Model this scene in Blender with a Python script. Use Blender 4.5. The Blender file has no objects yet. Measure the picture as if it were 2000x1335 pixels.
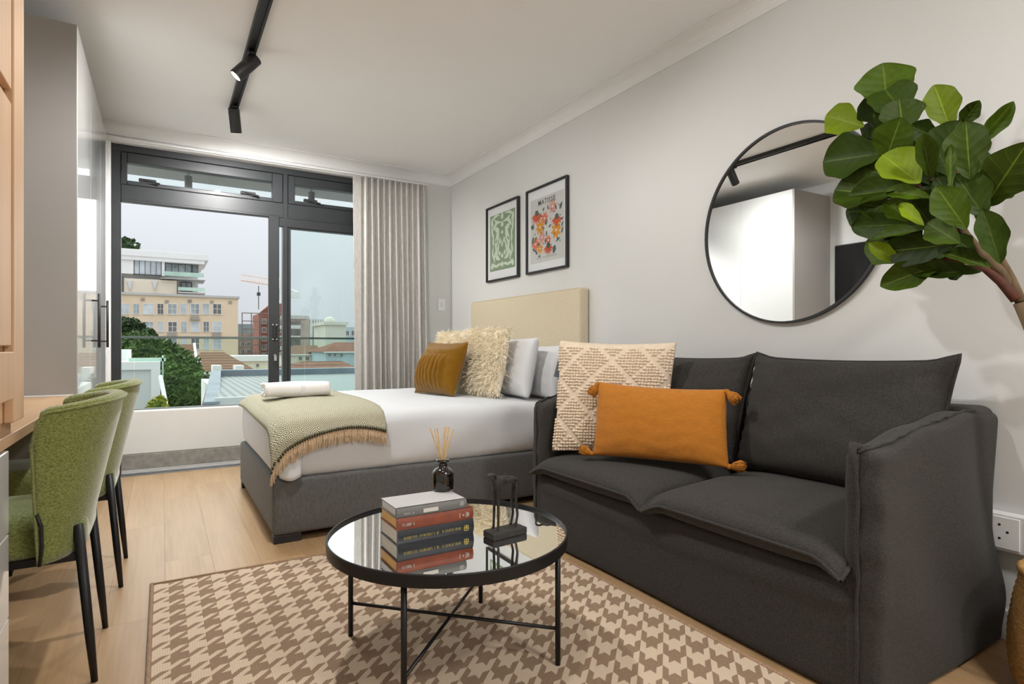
import bpy, bmesh, math, random
from mathutils import Vector, Matrix
random.seed(7)
R = random.random
S = bpy.context.scene
COL = S.collection

# ------------------------------------------------------------------ camera
F_PX, CX, CY = 1139.0, 1000.0, 675.0          # photo 2000 x 1335
YAW = math.atan(683.0 / 1139.0)
HC = 1.0
cam = bpy.data.cameras.new('camera')
cam_o = bpy.data.objects.new('camera', cam)
COL.objects.link(cam_o)
cam_o.location = (0, 0, HC)
cam_o.rotation_euler = (math.pi / 2, 0, -YAW)
cam.sensor_width = 36.0
cam.lens = F_PX / 2000.0 * 36.0
cam.shift_y = 7.5 / 2000.0
cam.clip_start = 0.02
cam.clip_end = 2000
S.camera = cam_o

# ------------------------------------------------------------------ world: overcast sky (brighter towards the zenith)
W = bpy.data.worlds.new('overcast')
S.world = W
W.use_nodes = True
nt = W.node_tree
for n in list(nt.nodes):
    nt.nodes.remove(n)
wo = nt.nodes.new('ShaderNodeOutputWorld')
bg = nt.nodes.new('ShaderNodeBackground')
tc = nt.nodes.new('ShaderNodeTexCoord')
sep = nt.nodes.new('ShaderNodeSeparateXYZ')
nt.links.new(tc.outputs['Generated'], sep.inputs[0])
mx = nt.nodes.new('ShaderNodeMath'); mx.operation = 'MAXIMUM'; mx.inputs[1].default_value = 0.0
nt.links.new(sep.outputs['Z'], mx.inputs[0])
ml = nt.nodes.new('ShaderNodeMath'); ml.operation = 'MULTIPLY_ADD'; ml.inputs[1].default_value = 2.0; ml.inputs[2].default_value = 1.0
nt.links.new(mx.outputs[0], ml.inputs[0])
nz = nt.nodes.new('ShaderNodeTexNoise'); nz.inputs['Scale'].default_value = 2.2; nz.inputs['Detail'].default_value = 4
nt.links.new(tc.outputs['Generated'], nz.inputs['Vector'])
rp = nt.nodes.new('ShaderNodeValToRGB')
rp.color_ramp.elements[0].position = 0.3; rp.color_ramp.elements[0].color = (0.80, 0.845, 0.90, 1)
rp.color_ramp.elements[1].position = 0.7; rp.color_ramp.elements[1].color = (0.88, 0.905, 0.94, 1)
nt.links.new(nz.outputs['Fac'], rp.inputs[0])
nt.links.new(rp.outputs[0], bg.inputs['Color'])
sm = nt.nodes.new('ShaderNodeMath'); sm.operation = 'MULTIPLY'; sm.inputs[1].default_value = 0.75
nt.links.new(ml.outputs[0], sm.inputs[0])
nt.links.new(sm.outputs[0], bg.inputs['Strength'])
nt.links.new(bg.outputs[0], wo.inputs['Surface'])

# wide sun lamp added to brighten the room: very soft daylight coming in through the window
SUN = bpy.data.lights.new('daylight', 'SUN'); SUN.energy = 3.5; SUN.angle = math.radians(140); SUN.color = (1.0, .985, .96)
sun_o = bpy.data.objects.new('daylight', SUN); COL.objects.link(sun_o)
sun_o.rotation_euler = Vector((.22, -math.cos(math.radians(18)), -math.sin(math.radians(18)))).to_track_quat('-Z', 'Y').to_euler()

vs = S.view_settings
vs.view_transform = 'Standard'
vs.look = 'None'
vs.exposure = 0.0
vs.gamma = 1.0
vs.use_curve_mapping = False

# track spotlights and added ceiling fill lights: brightness constants used by the lamp builders further down
SPOT_W = 104.0
FILL_W = 30.0

# ------------------------------------------------------------------ pixel -> place helpers
FW = Vector((math.sin(YAW), math.cos(YAW), 0)); RT = Vector((math.cos(YAW), -math.sin(YAW), 0)); UP = Vector((0, 0, 1))
EYE = Vector((0, 0, HC))
def ray(x, y): return FW + RT * ((x - CX) / F_PX) + UP * ((CY - y) / F_PX)
def onX(x, y, X): d = ray(x, y); return EYE + d * (X / d.x)
def onY(x, y, Y): d = ray(x, y); return EYE + d * (Y / d.y)
def onZ(x, y, z): d = ray(x, y); return EYE + d * ((z - HC) / d.z)
def onD(x, y, D): return EYE + ray(x, y) * D

# ------------------------------------------------------------------ materials
MATS = {}
def mat(name, col, rough=0.6, metal=0.0, var=0.0, vscale=6.0, bump=0.0, bscale=60.0, stretch=None, emis=None, coat=0.0, sheen=0.0, spec=None, col2=None, rand=0.0):
    """Procedural principled material with optional colour noise, bump noise, per-object variation."""
    m = bpy.data.materials.new(name)
    m.use_nodes = True
    n = m.node_tree; b = n.nodes['Principled BSDF']
    b.inputs['Base Color'].default_value = (*col, 1)
    b.inputs['Roughness'].default_value = rough
    b.inputs['Metallic'].default_value = metal
    if coat:
        b.inputs['Coat Weight'].default_value = coat; b.inputs['Coat Roughness'].default_value = 0.03
    if sheen:
        b.inputs['Sheen Weight'].default_value = sheen; b.inputs['Sheen Roughness'].default_value = 0.5
    if spec is not None:
        b.inputs['Specular IOR Level'].default_value = spec
    if emis:
        b.inputs['Emission Color'].default_value = (*emis[0], 1); b.inputs['Emission Strength'].default_value = emis[1]
    if var or bump or rand:
        t = n.nodes.new('ShaderNodeTexCoord')
        vec = t.outputs['Object']
        if stretch:
            mp = n.nodes.new('ShaderNodeMapping'); mp.inputs['Scale'].default_value = stretch
            n.links.new(vec, mp.inputs[0]); vec = mp.outputs[0]
        src = None
        if var:
            nz = n.nodes.new('ShaderNodeTexNoise'); nz.inputs['Scale'].default_value = vscale; nz.inputs['Detail'].default_value = 5
            n.links.new(vec, nz.inputs['Vector'])
            r = n.nodes.new('ShaderNodeValToRGB')
            c2 = col2 if col2 else tuple(c * (1 - var) for c in col)
            c1 = col if col2 else tuple(min(1, c * (1 + var)) for c in col)
            r.color_ramp.elements[0].position = 0.32; r.color_ramp.elements[0].color = (*c2, 1)
            r.color_ramp.elements[1].position = 0.68; r.color_ramp.elements[1].color = (*c1, 1)
            n.links.new(nz.outputs['Fac'], r.inputs[0])
            src = r.outputs[0]
        if rand:
            oi = n.nodes.new('ShaderNodeObjectInfo')
            hv = n.nodes.new('ShaderNodeHueSaturation')
            ma = n.nodes.new('ShaderNodeMath'); ma.operation = 'MULTIPLY_ADD'; ma.inputs[1].default_value = 2 * rand; ma.inputs[2].default_value = 1 - rand
            n.links.new(oi.outputs['Random'], ma.inputs[0]); n.links.new(ma.outputs[0], hv.inputs['Value'])
            if src: n.links.new(src, hv.inputs['Color'])
            else: hv.inputs['Color'].default_value = (*col, 1)
            src = hv.outputs[0]
        if src: n.links.new(src, b.inputs['Base Color'])
        if bump:
            bn = n.nodes.new('ShaderNodeTexNoise'); bn.inputs['Scale'].default_value = bscale; bn.inputs['Detail'].default_value = 3
            n.links.new(vec, bn.inputs['Vector'])
            bp = n.nodes.new('ShaderNodeBump'); bp.inputs['Strength'].default_value = bump; bp.inputs['Distance'].default_value = 0.004
            n.links.new(bn.outputs['Fac'], bp.inputs['Height']); n.links.new(bp.outputs[0], b.inputs['Normal'])
    MATS[name] = m
    return m

def glass(name, tint, refl=0.12):
    m = bpy.data.materials.new(name); m.use_nodes = True; n = m.node_tree
    n.nodes.remove(n.nodes['Principled BSDF']); out = n.nodes['Material Output']
    tr = n.nodes.new('ShaderNodeBsdfTransparent'); tr.inputs[0].default_value = (*tint, 1)
    gl = n.nodes.new('ShaderNodeBsdfGlossy'); gl.inputs['Roughness'].default_value = 0.01; gl.inputs[0].default_value = (1, 1, 1, 1)
    fr = n.nodes.new('ShaderNodeFresnel'); fr.inputs[0].default_value = 1.35
    mu = n.nodes.new('ShaderNodeMath'); mu.operation = 'MULTIPLY'; mu.inputs[1].default_value = refl * 8
    n.links.new(fr.outputs[0], mu.inputs[0])
    mi = n.nodes.new('ShaderNodeMixShader'); n.links.new(mu.outputs[0], mi.inputs[0]); n.links.new(tr.outputs[0], mi.inputs[1]); n.links.new(gl.outputs[0], mi.inputs[2])
    n.links.new(mi.outputs[0], out.inputs[0])
    MATS[name] = m; return m

class NB:
    """tiny node helper for math-built patterns"""
    def __init__(s, name, rough=0.9):
        s.m = bpy.data.materials.new(name); s.m.use_nodes = True; s.n = s.m.node_tree; s.b = s.n.nodes['Principled BSDF']
        s.b.inputs['Roughness'].default_value = rough; MATS[name] = s.m
    def node(s, t): return s.n.nodes.new(t)
    def link(s, a, b): s.n.links.new(a, b)
    def math(s, op, a, b=None, c=None):
        x = s.node('ShaderNodeMath'); x.operation = op
        for i, v in enumerate((a, b, c)):
            if v is None: continue
            if isinstance(v, (int, float)): x.inputs[i].default_value = v
            else: s.link(v, x.inputs[i])
        return x.outputs[0]
    def mix(s, f, a, b):
        x = s.node('ShaderNodeMix'); x.data_type = 'RGBA'
        if isinstance(f, (int, float)): x.inputs['Factor'].default_value = f
        else: s.link(f, x.inputs['Factor'])
        for k, v in (('A', a), ('B', b)):
            i = [q for q in x.inputs if q.name == k and q.type == 'RGBA'][0]
            if isinstance(v, tuple): i.default_value = (*v, 1)
            else: s.link(v, i)
        return [q for q in x.outputs if q.type == 'RGBA'][0]
    def noise(s, vec, scale, detail=3):
        x = s.node('ShaderNodeTexNoise'); x.inputs['Scale'].default_value = scale; x.inputs['Detail'].default_value = detail
        s.link(vec, x.inputs['Vector']); return x.outputs['Fac']
    def bump(s, h, st, dist=0.004):
        x = s.node('ShaderNodeBump'); x.inputs['Strength'].default_value = st; x.inputs['Distance'].default_value = dist
        s.link(h, x.inputs['Height']); s.link(x.outputs[0], s.b.inputs['Normal'])

# plaster, timber, cloth, metal
mat('wall_white', (0.70, 0.705, 0.69), 0.85, var=0.015, vscale=1.5, bump=0.05, bscale=180)
mat('ceiling_white', (0.92, 0.925, 0.925), 0.9, var=0.01, vscale=1.0)
mat('trim_white', (0.84, 0.845, 0.84), 0.5, var=0.01)
mat('grey_panel', (0.37, 0.355, 0.335), 0.6, var=0.02, vscale=2)
mat('gloss_white', (0.74, 0.745, 0.735), 0.28, coat=1.0, var=0.01)
mat('black_metal', (0.012, 0.012, 0.013), 0.42, metal=0.3, var=0.1, vscale=20)
mat('black_satin', (0.016, 0.016, 0.017), 0.5, var=0.15, vscale=30)
mat('anthracite', (0.022, 0.025, 0.028), 0.42, var=0.12, vscale=8, bump=0.02)
mat('steel', (0.55, 0.55, 0.55), 0.25, metal=1.0, var=0.05)
mat('alu_track', (0.20, 0.21, 0.22), 0.4, metal=0.6, var=0.05)
mat('mirror', (0.90, 0.92, 0.92), 0.005, metal=1.0)
mat('tv_black', (0.006, 0.006, 0.007), 0.12, var=0.05)
mat('stone', (0.30, 0.275, 0.24), 0.8, var=0.18, vscale=22, bump=0.25, bscale=60)
mat('balcony_tile', (0.45, 0.44, 0.42), 0.6, var=0.08, vscale=14)
mat('parapet_white', (0.78, 0.76, 0.72), 0.8, var=0.03, vscale=2)
mat('soffit', (0.42, 0.42, 0.42), 0.9, var=0.04, vscale=3)
mat('rail_green', (0.10, 0.13, 0.12), 0.3, var=0.05)
mat('linen', (0.71, 0.73, 0.755), 0.85, var=0.015, vscale=5, bump=0.12, bscale=14, sheen=0.1)
mat('pillow_white', (0.735, 0.745, 0.765), 0.85, var=0.015, vscale=5, bump=0.12, bscale=16, sheen=0.1)
mat('towel', (0.84, 0.82, 0.81), 0.95, var=0.02, vscale=30, bump=0.5, bscale=240, sheen=0.3)
mat('bed_grey', (0.115, 0.115, 0.113), 0.85, var=0.16, vscale=40, stretch=(3, 3, 1), bump=0.25, bscale=260, sheen=0.15)
mat('headboard', (0.66, 0.575, 0.42), 0.9, var=0.04, vscale=60, bump=0.25, bscale=300)
mat('sofa_grey', (0.044, 0.041, 0.0375), 0.95, var=0.25, vscale=160, bump=0.4, bscale=420, sheen=0.05, spec=0.25)
mat('mustard', (0.45, 0.160, 0.010), 0.9, var=0.08, vscale=40, stretch=(1, 1, 4), bump=0.3, bscale=110, sheen=0.1)
mat('tassel', (0.40, 0.145, 0.012), 0.95, var=0.2, vscale=140, bump=0.5, bscale=200)
mat('ochre_velvet', (0.225, 0.105, 0.006), 1.0, var=0.12, vscale=220, bump=0.6, bscale=320, sheen=0.35, spec=0.0)
mat('boucle', (0.72, 0.60, 0.46), 0.95, var=0.06, vscale=40, bump=0.3, bscale=140)
mat('boucle_knot', (0.80, 0.67, 0.52), 0.95, var=0.10, vscale=60, bump=0.5, bscale=160)
mat('shag', (0.96, 0.90, 0.76), 0.9, var=0.12, vscale=40, col2=(0.90, 0.77, 0.54))
mat('curtain', (0.66, 0.645, 0.615), 0.95, var=0.10, vscale=90, stretch=(1, 1, 0.25), bump=0.3, bscale=260)
mat('green_velvet', (0.30, 0.34, 0.095), 0.85, var=0.3, vscale=150, stretch=(1, 1, 2.2), bump=0.35, bscale=150, sheen=0.55, col2=(0.10, 0.13, 0.025))
mat('fringe', (0.62, 0.46, 0.30), 0.95, var=0.18, vscale=120)
mat('fringe_knot', (0.06, 0.055, 0.03), 0.95, var=0.3, vscale=120)
mat('bottle_glass', (0.008, 0.005, 0.003), 0.06, coat=0.8, var=0.1)
mat('reed', (0.74, 0.55, 0.31), 0.8, var=0.1, vscale=60)
mat('bronze', (0.030, 0.027, 0.025), 0.48, metal=0.25, var=0.35, vscale=70, bump=0.4, bscale=160)
mat('book_grey', (0.155, 0.155, 0.145), 0.55, var=0.05)
mat('book_top', (0.52, 0.51, 0.51), 0.6, var=0.03)
mat('book_rust', (0.23, 0.048, 0.016), 0.55, var=0.12, vscale=40)
mat('book_navy', (0.009, 0.011, 0.017), 0.5, var=0.2, vscale=50)
mat('pages', (0.70, 0.64, 0.54), 0.9, var=0.06, vscale=8, stretch=(1, 1, 60), bump=0.3, bscale=40)
mat('pages_gold', (0.78, 0.47, 0.17), 0.8, var=0.06, vscale=8, stretch=(1, 1, 60), bump=0.3, bscale=40)
mat('gold_foil', (0.50, 0.40, 0.10), 0.5, var=0.1)
mat('ink_white', (0.62, 0.60, 0.56), 0.7, var=0.05)
mat('paper_white', (0.78, 0.78, 0.79), 0.7, var=0.01)
mat('paper_grey', (0.60, 0.595, 0.575), 0.75, var=0.02)
mat('print_green', (0.24, 0.32, 0.21), 0.8, var=0.04)
mat('print_pale', (0.60, 0.67, 0.53), 0.8, var=0.04)
mat('ink_dark', (0.06, 0.065, 0.065), 0.8, var=0.1)
mat('ink_leaf', (0.085, 0.125, 0.115), 0.8, var=0.2)
mat('petal_red', (0.62, 0.10, 0.035), 0.8, var=0.1)
mat('petal_coral', (0.70, 0.20, 0.11), 0.8, var=0.1)
mat('petal_pink', (0.66, 0.33, 0.27), 0.8, var=0.1)
mat('petal_orange', (0.70, 0.30, 0.03), 0.8, var=0.1)
mat('basket', (0.36, 0.20, 0.06), 0.9, var=0.35, vscale=60, stretch=(1, 1, 4), bump=0.7, bscale=120)
mat('bark', (0.135, 0.088, 0.045), 0.9, var=0.3, vscale=40, stretch=(1, 1, 0.3), bump=0.6, bscale=60)
mat('bark_red', (0.10, 0.030, 0.016), 0.8, var=0.3, vscale=40)
mat('soil', (0.05, 0.035, 0.02), 1.0, var=0.4, vscale=60, bump=0.8, bscale=90)
mat('shade_grey', (0.075, 0.08, 0.09), 0.9, var=0.1, vscale=40)
mat('lamp_glow', (1, 0.93, 0.82), 0.5, emis=((1.0, 0.88, 0.72), 2.5))
mat('diffuser', (0.9, 0.9, 0.9), 0.5, emis=((1.0, 0.95, 0.88), 4.0))  # glowing face of the added ceiling fill lights
# outside
mat('ext_tan', (0.74, 0.60, 0.43), 0.9, var=0.04, vscale=0.4)
mat('ext_cream', (0.78, 0.70, 0.57), 0.9, var=0.04, vscale=0.4)
mat('ext_white', (0.80, 0.80, 0.78), 0.85, var=0.03, vscale=0.3)
mat('ext_lightgrey', (0.62, 0.63, 0.62), 0.85, var=0.04, vscale=0.3)
mat('ext_slab', (0.50, 0.50, 0.48), 0.9, var=0.05, vscale=0.5)
mat('ext_dark', (0.05, 0.055, 0.06), 0.5, var=0.2, vscale=1)
mat('ext_frame', (0.68, 0.67, 0.64), 0.7, var=0.05, vscale=1)
mat('ext_brick', (0.27, 0.115, 0.085), 0.95, var=0.3, vscale=0.5)
mat('ext_redgrey', (0.42, 0.30, 0.26), 0.9, var=0.15, vscale=0.4)
mat('ext_brown', (0.33, 0.29, 0.25), 0.9, var=0.2, vscale=0.4)
mat('ext_green', (0.60, 0.61, 0.52), 0.9, var=0.06, vscale=0.3)
mat('ext_blue', (0.46, 0.55, 0.60), 0.85, var=0.08, vscale=0.4)
mat('ext_metal', (0.50, 0.52, 0.53), 0.5, metal=0.2, var=0.1, vscale=1.5)
mat('ext_flash', (0.22, 0.25, 0.29), 0.6, var=0.15, vscale=1.5)
mat('ext_maroon', (0.17, 0.035, 0.035), 0.7, var=0.2, vscale=2)
mat('ext_ground', (0.26, 0.26, 0.23), 0.95, var=0.25, vscale=0.15)
mat('ext_hill', (0.22, 0.27, 0.27), 0.95, var=0.25, vscale=0.05)
mat('crane_red', (0.80, 0.60, 0.50), 0.7, var=0.1)
mat('crane_white', (0.78, 0.78, 0.76), 0.7, var=0.05)
mat('scaffold', (0.22, 0.18, 0.16), 0.7, var=0.2, vscale=1)
mat('foliage_dark', (0.040, 0.085, 0.018), 0.8, var=0.5, vscale=1.6, col2=(0.015, 0.035, 0.008))
mat('foliage_mid', (0.09, 0.17, 0.030), 0.8, var=0.5, vscale=1.4, col2=(0.025, 0.06, 0.012))
mat('foliage_yellow', (0.48, 0.40, 0.03), 0.8, var=0.4, vscale=4.0, col2=(0.13, 0.20, 0.02))
mat('foliage_pale', (0.33, 0.36, 0.12), 0.8, var=0.4, vscale=1.5)
glass('glass_clear', (0.93, 0.97, 0.96), 0.10)
glass('glass_leaf', (0.955, 0.985, 0.98), 0.08)
glass('glass_rail', (0.905, 0.96, 0.935), 0.05)
glass('glass_pic', (0.98, 0.985, 0.985), 0.002)
mat('ext_glass', (0.33, 0.38, 0.39), 0.12, var=0.5, vscale=0.35, spec=0.8)
mat('ext_glass_dark', (0.13, 0.13, 0.125), 0.2, var=0.5, vscale=0.5, spec=0.7)
mat('ext_glass_sky', (0.52, 0.57, 0.60), 0.15, var=0.25, vscale=0.5, spec=0.7)
mat('ext_glass_green', (0.45, 0.62, 0.52), 0.2, var=0.15, vscale=0.3)
# oak: grain along one axis of the world position
def oak(name, c_light, c_dark, axis, rand=0.10, rough=0.5, gs=1.0):
    k = NB(name, rough)
    g = k.node('ShaderNodeNewGeometry')
    oi = k.node('ShaderNodeObjectInfo')
    add = k.node('ShaderNodeVectorMath'); add.operation = 'MULTIPLY_ADD'
    add.inputs[1].default_value = (17.3, 9.1, 5.7)
    cmb = k.node('ShaderNodeCombineXYZ')
    for i in range(3): k.link(oi.outputs['Random'], cmb.inputs[i])
    k.link(cmb.outputs[0], add.inputs[0]); k.link(g.outputs['Position'], add.inputs[2])
    mp = k.node('ShaderNodeMapping')
    sc = [9.0 * gs] * 3; sc[axis] = 0.9 * gs
    mp.inputs['Scale'].default_value = sc
    k.link(add.outputs[0], mp.inputs[0])
    n1 = k.noise(mp.outputs[0], 1.0, 6)
    mp2 = k.node('ShaderNodeMapping'); sc2 = [70.0 * gs] * 3; sc2[axis] = 2.5 * gs; mp2.inputs['Scale'].default_value = sc2
    k.link(add.outputs[0], mp2.inputs[0])
    n2 = k.noise(mp2.outputs[0], 1.0, 3)
    f = k.math('MULTIPLY_ADD', n2, 0.45, k.math('MULTIPLY', n1, 0.75))
    r = k.node('ShaderNodeValToRGB')
    r.color_ramp.elements[0].position = 0.38; r.color_ramp.elements[0].color = (*c_dark, 1)
    r.color_ramp.elements[1].position = 0.72; r.color_ramp.elements[1].color = (*c_light, 1)
    k.link(f, r.inputs[0])
    hv = k.node('ShaderNodeHueSaturation')
    k.link(k.math('MULTIPLY_ADD', oi.outputs['Random'], 2 * rand, 1 - rand), hv.inputs['Value'])
    k.link(r.outputs[0], hv.inputs['Color'])
    k.link(hv.outputs[0], k.b.inputs['Base Color'])
    k.bump(n2, 0.08, 0.002)
oak('oak_floor', (0.485, 0.315, 0.168), (0.375, 0.228, 0.108), 1, 0.06, 0.36)
oak('oak_desk', (0.60, 0.40, 0.24), (0.47, 0.29, 0.16), 1, 0.02, 0.45)
oak('oak_unit', (0.64, 0.42, 0.255), (0.52, 0.33, 0.19), 2, 0.02, 0.5)

# roof tiles seen from far: courses across the slope
def tiles(name, c, step):
    k = NB(name, 0.9)
    t = k.node('ShaderNodeTexCoord'); s = k.node('ShaderNodeSeparateXYZ'); k.link(t.outputs['Object'], s.inputs[0])
    fz = k.math('FRACT', k.math('MULTIPLY', s.outputs['Z'], 1 / step))
    nn = k.noise(t.outputs['Object'], 1.3, 4)
    a = k.mix(nn, tuple(v * 0.72 for v in c), tuple(min(1, v * 1.25) for v in c))
    k.link(k.mix(k.math('GREATER_THAN', fz, 0.72), a, tuple(v * 0.45 for v in c)), k.b.inputs['Base Color'])
tiles('tiles_brown', (0.20, 0.105, 0.055), 0.15)
tiles('tiles_red', (0.25, 0.10, 0.06), 0.22)

# corrugated sheet
k = NB('corrugated', 0.5)
t = k.node('ShaderNodeTexCoord'); s = k.node('ShaderNodeSeparateXYZ'); k.link(t.outputs['Object'], s.inputs[0])
fx = k.math('FRACT', k.math('MULTIPLY', s.outputs['X'], 1 / 0.17))
k.link(k.mix(k.math('GREATER_THAN', fx, 0.55), (0.245, 0.255, 0.25), (0.135, 0.145, 0.145)), k.b.inputs['Base Color'])

# houndstooth rug (4 over 4 threads in a two by two twill)
k = NB('houndstooth', 0.95)
t = k.node('ShaderNodeTexCoord'); s = k.node('ShaderNodeSeparateXYZ'); k.link(t.outputs['Object'], s.inputs[0])
PX_, PY_ = 0.105, 0.1012
xx = k.math('MULTIPLY_ADD', s.outputs['X'], 1 / PX_, 40.0 + .25 + (.78 - .049) / .105)
yy = k.math('MULTIPLY_ADD', s.outputs['Y'], 1 / PY_, 60.0 + .25 + (1.7 - 2.757) / .1012)
a = k.math('FRACT', xx); b_ = k.math('FRACT', yy)
ax = k.math('LESS_THAN', a, 0.5); by = k.math('LESS_THAN', b_, 0.5)
tw = k.math('LESS_THAN', k.math('FRACT', k.math('MULTIPLY_ADD', k.math('SUBTRACT', xx, yy), 2.0, 40.0)), 0.5)
dark = k.math('ADD', k.math('MULTIPLY', tw, ax), k.math('MULTIPLY', k.math('SUBTRACT', 1.0, tw), by))
thread = k.math('FRACT', k.math('MULTIPLY', s.outputs['X'], 140.0))
nz_ = k.noise(t.outputs['Object'], 260, 3)
lightc = k.mix(nz_, (0.60, 0.465, 0.335), (0.72, 0.585, 0.44))
lightc = k.mix(k.math('MULTIPLY', k.math('GREATER_THAN', thread, 0.72), 0.35), lightc, (0.42, 0.31, 0.21))
darkc = k.mix(k.noise(t.outputs['Object'], 330, 2), (0.18, 0.11, 0.066), (0.40, 0.275, 0.18))
k.link(k.mix(dark, lightc, darkc), k.b.inputs['Base Color'])
k.bump(nz_, 0.5, 0.003)
mat('rug_edge', (0.36, 0.235, 0.145), 0.95, var=0.2, vscale=120, bump=0.4, bscale=200)

# throw: concentric woven diamonds in UV space
k = NB('throw_weave', 0.95)
t = k.node('ShaderNodeTexCoord'); s = k.node('ShaderNodeSeparateXYZ'); k.link(t.outputs['UV'], s.inputs[0])
da = k.math('ABSOLUTE', k.math('SUBTRACT', k.math('FRACT', s.outputs['X']), 0.5))
db = k.math('ABSOLUTE', k.math('SUBTRACT', k.math('FRACT', s.outputs['Y']), 0.5))
d = k.math('FRACT', k.math('MULTIPLY', k.math('ADD', da, db), 4.0))
dk = k.math('LESS_THAN', d, 0.42)
nz_ = k.noise(t.outputs['Object'], 180, 2)
k.link(k.mix(dk, k.mix(nz_, (0.58, 0.55, 0.40), (0.74, 0.71, 0.56)), (0.105, 0.10, 0.05)), k.b.inputs['Base Color'])
k.bump(nz_, 0.5, 0.004)

# fiddle leaf: midrib and side veins in UV space
def leafmat(name, c1, c2, vein):
    k = NB(name, 0.5)
    t = k.node('ShaderNodeTexCoord'); s = k.node('ShaderNodeSeparateXYZ'); k.link(t.outputs['UV'], s.inputs[0])
    av = k.math('ABSOLUTE', s.outputs['Y'])
    mid = k.math('LESS_THAN', av, 0.035)
    sv = k.math('FRACT', k.math('SUBTRACT', k.math('MULTIPLY', s.outputs['X'], 6.0), k.math('MULTIPLY', av, 1.3)))
    side = k.math('MULTIPLY', k.math('LESS_THAN', sv, 0.05), 0.32)
    oi = k.node('ShaderNodeObjectInfo')
    base = k.mix(k.noise(t.outputs['UV'], 5, 4), c1, c2)
    hv = k.node('ShaderNodeHueSaturation'); k.link(k.math('MULTIPLY_ADD', oi.outputs['Random'], 0.7, 0.65), hv.inputs['Value']); k.link(base, hv.inputs['Color'])
    k.link(k.mix(k.math('MAXIMUM', mid, side), hv.outputs[0], vein), k.b.inputs['Base Color'])
    h = k.math('ABSOLUTE', k.math('SUBTRACT', sv, 0.5)); k.bump(h, 0.12, 0.01)
    k.b.inputs['Specular IOR Level'].default_value = 0.18
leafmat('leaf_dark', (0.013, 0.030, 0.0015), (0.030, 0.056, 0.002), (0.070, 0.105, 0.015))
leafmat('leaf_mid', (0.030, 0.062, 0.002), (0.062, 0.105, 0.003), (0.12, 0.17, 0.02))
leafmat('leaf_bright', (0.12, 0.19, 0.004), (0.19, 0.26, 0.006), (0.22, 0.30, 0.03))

# ------------------------------------------------------------------ scene-graph helpers
WL = {}          # object -> world location of its origin
def props(o, label=None, cat=None, group=None, kind=None):
    if label: o['label'] = label
    if cat: o['category'] = cat
    if group: o['group'] = group
    if kind: o['kind'] = kind
    return o
def thing(name, label, cat, loc, group=None, kind=None):
    o = bpy.data.objects.new(name, None); COL.objects.link(o)
    o.empty_display_size = 0.05
    o.location = loc; WL[o] = Vector(loc)
    return props(o, label, cat, group, kind)

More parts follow.
